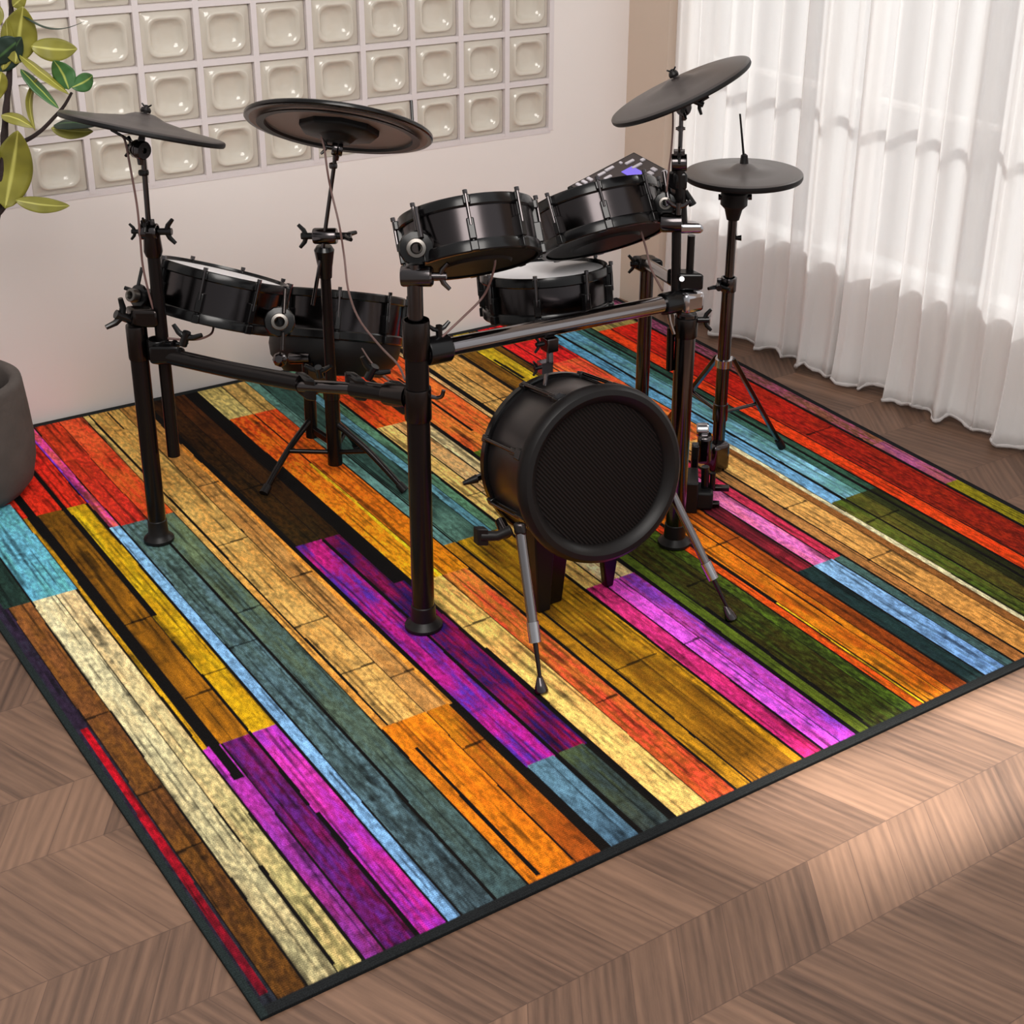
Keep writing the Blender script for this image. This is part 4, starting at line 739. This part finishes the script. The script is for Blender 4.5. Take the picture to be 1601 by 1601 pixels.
# floor stand plates under the pad
p0 = fl(858, 950, RT); 
def plate(c, wt, wb, z1, th, m, nm):
    b = MB(); cx_, cy_ = c; b.add([V3(cx_-wb/2, cy_-th/2, RT), V3(cx_+wb/2, cy_-th/2, RT), V3(cx_+wb/2, cy_+th/2, RT), V3(cx_-wb/2, cy_+th/2, RT), V3(cx_-wt/2, cy_-th/2, z1), V3(cx_+wt/2, cy_-th/2, z1), V3(cx_+wt/2, cy_+th/2, z1), V3(cx_-wt/2, cy_+th/2, z1)], [(0, 1, 2, 3), (4, 7, 6, 5), (0, 4, 5, 1), (1, 5, 6, 2), (2, 6, 7, 3), (3, 7, 4, 0)]); return b.build(nm, m, kick, bevel=.004)
plate((1.103, .828), .105, .062, .20, .035, M['darktube'], 'stand_plate'); plate((1.072, .818), .060, .034, .24, .05, M['rubber'], 'stand_pillar'); plate((1.268, .812), .075, .022, .20, .022, M['black'], 'stand_plate')

# ------------------------------------------------------------------ sound module
mod = root('sound_module', at(965, 280, 4.1), 'black sound module with grey buttons and purple display behind the rack tom', 'sound module')
mA, mB_, mC = at(886, 292, 4.04), at(991, 237, 4.16), at(1062, 275, 4.08); mD = mA+mC-mB_; mx_ = (mB_-mA); my_ = (mC-mB_); mn = mx_.cross(my_).normalized()
if mn.dot(Vector(RC[2])) > 0: mn = -mn
b = MB(); th = .028; b.add([mA, mB_, mC, mD, mA-mn*th, mB_-mn*th, mC-mn*th, mD-mn*th], [(0, 1, 2, 3), (7, 6, 5, 4), (0, 4, 5, 1), (1, 5, 6, 2), (2, 6, 7, 3), (3, 7, 4, 0)]); b.build('housing', M['plastic'], mod, bevel=.004)
def mp_(u, v): return mA+mx_*u+my_*v+mn*.002
exn, eyn = mx_.normalized(), my_.normalized()
b = MB(); b.box(mp_(.5, .5)-mn*.001, exn, eyn, mn, mx_.length*.93, my_.length*.9, .003); b.build('panel', mat('brown_grey_panel', (66, 58, 58), .35, .3), mod)
b = MB(); b.box(mp_(.68, .44)+mn*.001, exn, eyn, mn, mx_.length*.16, my_.length*.26, .003); b.build('display', M['screen'], mod)
for (u, v, wx, wy) in [(.10, .12, .04, .10), (.18, .12, .04, .10), (.26, .12, .04, .10), (.10, .35, .05, .14), (.20, .35, .05, .14), (.30, .35, .05, .14), (.42, .14, .10, .05), (.42, .28, .10, .05), (.42, .42, .10, .05), (.55, .12, .12, .05), (.72, .12, .03, .05), (.80, .20, .12, .05), (.80, .36, .14, .05), (.93, .30, .05, .06), (.88, .62, .05, .10), (.80, .66, .05, .10), (.72, .70, .05, .10), (.93, .80, .05, .10), (.30, .58, .1, .08), (.42, .62, .1, .08), (.54, .66, .1, .08)]:
    b = MB(); b.box(mp_(u, v)+mn*.002, exn, eyn, mn, mx_.length*wx, my_.length*wy, .005); b.build('button', M['button'], mod, bevel=.001)
b = MB(); b.tube([mp_(.8, .9)-mn*.03, at(1052, 335, dR(335)+.01)], .011, 18); b.build('mount_arm', M['bchrome'], mod)

# ------------------------------------------------------------------ cables
CG = 'thin trigger cables of the kit'
def cable(lst, label, r=.0026):
    b = MB(); b.tube(pathpx(lst, 8), r, 10); o = b.build('cable', M['cable'], None, sharp=180); tag(o, label, 'cable', CG)
cable([(190, 212, 3.52), (196, 222, 3.51), (203, 258, 3.53), (214, 320, 3.57), (219, 370, 3.60), (224, 420, 3.64), (238, 478, 3.68), (246, 500, 3.70)], 'thin brownish cable hanging from the edge-on cymbal pad down its boom at the left post')
cable([(502, 214, 3.88), (507, 232, 3.88), (512, 268, 3.89), (518, 300, 3.92), (530, 350, 3.92), (538, 400, 3.95), (545, 455, 3.92), (562, 500, 3.80), (595, 542, 3.66), (622, 570, 3.50), (633, 594, 3.40)], 'long thin cable crossing the central boom and swinging down to the middle post')
cable([(566, 545, 3.98), (580, 566, 3.85), (600, 588, 3.62), (618, 602, 3.46)], 'short pale cable from the deep tom pad down to the middle post', .0022)
cable([(772, 398, 3.36), (774, 412, 3.36), (765, 445, 3.40), (752, 468, 3.42), (725, 495, 3.40), (691, 527, 3.37)], 'thin cable looping from the left tilted rack tom down to the crossbar')
cable([(1002, 362, 3.70), (1010, 388, 3.72), (1018, 420, 3.73), (1036, 455, 3.75)], 'thin cable under the right tilted rack tom running to the right post')
cable([(1052, 168, 3.58), (1052, 200, 3.60), (1049, 240, 3.62), (1046, 262, 3.63), (1042, 300, 3.65)], 'thin cable hanging straight from the steep cymbal pad beside its boom', .0022)
cable([(334, 510, 3.84), (330, 522, 3.82), (312, 530, 3.78), (288, 531, 3.74), (262, 529, 3.72)], 'short black cable drooping from the white-headed floor tom to the left post clamp', .0028)

# ------------------------------------------------------------------ potted plant
pcx, pcy = .125, 2.10
pl_ = root('potted_tree', (pcx, pcy, RT), 'potted broad-leaved tree in a dark clay pot at the left end of the wall', 'potted plant')
b = MB(); b.lathe(V3(pcx, pcy, RT), UZ, [(0, 0), (.105, 0), (.140, .012), (.166, .045), (.178, .10), (.181, .16), (.176, .24), (.170, .31), (.168, .322), (.160, .328), (.145, .326), (.138, .315), (.142, .26), (0, .258)], 72); b.build('pot', M['pot'], pl_, sharp=60)
b = MB(); b.lathe(V3(pcx, pcy, RT), UZ, [(.139, .262), (.08, .275), (0, .28)], 40); b.build('soil', M['soil'], pl_)
tk = [V3(pcx, pcy, RT+.26)]+[at(x_, y_, dP(y_)) for x_, y_ in ((-40, 480), (-14, 380), (0, 300), (5, 240), (9, 180), (15, 110), (18, 60), (17, 0), (10, -90))]
b = MB(); sp_ = smooth_path(tk, 6); b.tube(sp_, [.011-.006*i/len(sp_)+.0009*math.sin(i*1.7) for i in range(len(sp_))], 12); b.build('trunk', M['bark'], pl_)
b = MB(); b.tube(pathpx([(x_, y_, dP(y_)) for x_, y_ in ((6, 224), (36, 221), (62, 206), (86, 182), (100, 166), (112, 145))], 5), [.006-.0028*i/25 for i in range(26)], 10); b.build('branch', M['bark'], pl_)
b = MB(); b.tube(pathpx([(-14, 345, dP(345)), (0, 332, dP(332)), (10, 318, dP(318))], 4), [.006]*9, 10); b.build('branch', M['bark'], pl_)
def leaf(p0, p1, wpx, m, d0=4.18, d1=4.16, roll=0.0, bend=.012):
    a = at(*p0, d0); e = at(*p1, d1); ax = (e-a); L_ = ax.length; ax.normalize(); vw = Vector(ray(*p0)).normalized(); side = ax.cross(vw).normalized(); nn = side.cross(ax)
    side = side*math.cos(roll)+nn*math.sin(roll); nn = side.cross(ax); W_ = wpx*d0/F/2; vs = []; fs = []; nU, nV = 22, 8; uv = []
    for i in range(nU+1):
        t = i/nU; ww = W_*max(.02, (math.sin(math.pi*min(1, t**.85)))**.72)*(1-.12*t)
        for j in range(nV+1):
            s = j/nV*2-1; vs.append(a+ax*L_*t+side*ww*s+nn*(bend*math.sin(math.pi*t)+.18*abs(s)*ww+.02*W_*math.sin(t*19+s))); uv.append((j/nV, t))
    for i in range(nU):
        for j in range(nV): fs.append((i*(nV+1)+j, i*(nV+1)+j+1, (i+1)*(nV+1)+j+1, (i+1)*(nV+1)+j))
    b = MB(); b.add(vs, fs); o = b.build('leaf', M[m], pl_, recalc=False, sharp=180)
    ul = o.data.uv_layers.new(name='UVMap')
    for lp in o.data.loops: ul.data[lp.index].uv = uv[lp.vertex_index]
    sf = o.modifiers.new('thick', 'SOLIDIFY'); sf.thickness = .0008
for q in [((24, 100), (36, 10), 56, 'leaf_y', 0, .01), ((48, 72), (121, 77), 40, 'leaf_y', .3, .012), ((30, 86), (108, 148), 26, 'leaf_y', .9, .0), ((108, 140), (84, 94), 38, 'leaf_g', .4, .01), ((112, 137), (145, 118), 30, 'leaf_g', .3, .01),
          ((32, 108), (92, 170), 24, 'leaf_g', .7, .0), ((58, 122), (55, 205), 16, 'leaf_y', .8, .02), ((2, 180), (52, 200), 24, 'leaf_y', .6, -.01), ((80, 200), (146, 206), 28, 'leaf_y', .5, .006), ((84, 196), (148, 198), 30, 'leaf_d', .9, -.01),
          ((8, 326), (28, 204), 62, 'leaf_y', .1, .02), ((24, 313), (109, 322), 28, 'leaf_y', .35, .012), ((30, 62), (-14, 100), 44, 'leaf_d', .2, .0), ((-10, 110), (34, 58), 40, 'leaf_d', .3, .01), ((4, 110), (10, 30), 26, 'leaf_y', .5, .01), ((2, 112), (-8, 160), 30, 'leaf_y', .3, .0),
          ((22, 14), (132, 34), 7, 'leaf_d', 1.2, .03), ((98, 172), (180, 178), 7, 'leaf_d', 1.2, .025), ((20, 10), (40, -8), 24, 'leaf_y', .3, .0), ((0, 40), (-30, 0), 34, 'leaf_y', .3, .01), ((0, 250), (-60, 230), 44, 'leaf_y', .3, .01), ((-5, 330), (-70, 350), 44, 'leaf_g', .3, .01)]:
    leaf(q[0], q[1], q[2], q[3], dP(q[0][1])-.02, dP(q[1][1])-.03, q[4], q[5])


# ------------------------------------------------------------------ light, world, camera
w = bpy.data.worlds.new('sky'); bpy.context.scene.world = w; w.use_nodes = True
bg = w.node_tree.nodes['Background']; bg.inputs['Color'].default_value = (0.97, 0.98, 1.0, 1)
_n = w.node_tree.nodes; _l = w.node_tree.links; _tc = _n.new('ShaderNodeTexCoord'); _dp = _n.new('ShaderNodeVectorMath'); _dp.operation = 'DOT_PRODUCT'; _dp.inputs[1].default_value = Vector((.92, .12, .38)).normalized()
_l.new(_tc.outputs['Generated'], _dp.inputs[0]); _r = _n.new('ShaderNodeValToRGB'); _l.new(_dp.outputs['Value'], _r.inputs['Fac'])
_m = _n.new('ShaderNodeMapRange'); _m.inputs['From Min'].default_value = -1; _l.new(_dp.outputs['Value'], _m.inputs['Value']); _l.new(_m.outputs['Result'], _r.inputs['Fac'])
_e = _r.color_ramp.elements; _e[0].position = 0.0; _e[0].color = (.42, .40, .38, 1); _e[1].position = 0.95; _e[1].color = (1.15, 1.15, 1.18, 1)
for _p, _c in ((.35, .50), (.55, .72), (.75, .95)): _q = _e.new(_p); _q.color = (_c, _c, _c, 1)
_l.new(_r.outputs['Color'], bg.inputs['Color']); bg.inputs['Strength'].default_value = 0.95
def area(name, loc, target, sx, sy, power, col):
    l = bpy.data.lights.new(name, 'AREA'); l.shape = 'RECTANGLE'; l.size = sx; l.size_y = sy; l.energy = power; l.color = col
    o = bpy.data.objects.new(name, l); COL.objects.link(o); o.location = loc; o.rotation_euler = (Vector(target)-Vector(loc)).to_track_quat('-Z', 'Y').to_euler(); return o
area('window_daylight', rw(1.1, -2.4, 2.2), rw(1.0, 1.6, 0.4), 3.2, 2.4, 80, (1.0, 0.96, 0.92))
area('added_key_light', (0.0, -0.6, 2.9), (0.9, 2.0, 0.5), 1.6, 1.6, 78, (1.0, 0.95, 0.9))  # added key light to brighten wall and kit fronts; no fixture there
s = bpy.data.lights.new('sun', 'SUN'); s.energy = 19.0; s.angle = math.radians(4.5); s.color = (1.0, 0.95, 0.86)
so = bpy.data.objects.new('sun', s); COL.objects.link(so); so.rotation_euler = Vector((-1.0, 0.05, -0.64)).to_track_quat('-Z', 'Y').to_euler()
cam = bpy.data.cameras.new('camera'); co = bpy.data.objects.new('camera', cam); COL.objects.link(co)
cam.sensor_fit = 'HORIZONTAL'; cam.sensor_width = 36; cam.lens = F/1601*36; cam.shift_x = -(CX-800.5)/1601; cam.shift_y = (CY-800.5)/1601; cam.clip_start = 0.05
mw = Matrix.Identity(4)
for i in range(3):
    mw[i][0] = RC[0][i]; mw[i][1] = -RC[1][i]; mw[i][2] = -RC[2][i]; mw[i][3] = CAM[i]
co.matrix_world = mw
sc = bpy.context.scene; sc.camera = co
sc.view_settings.view_transform = 'Standard'; sc.view_settings.look = 'None'; sc.view_settings.exposure = 0.0; sc.view_settings.gamma = 1.0; sc.view_settings.use_curve_mapping = False
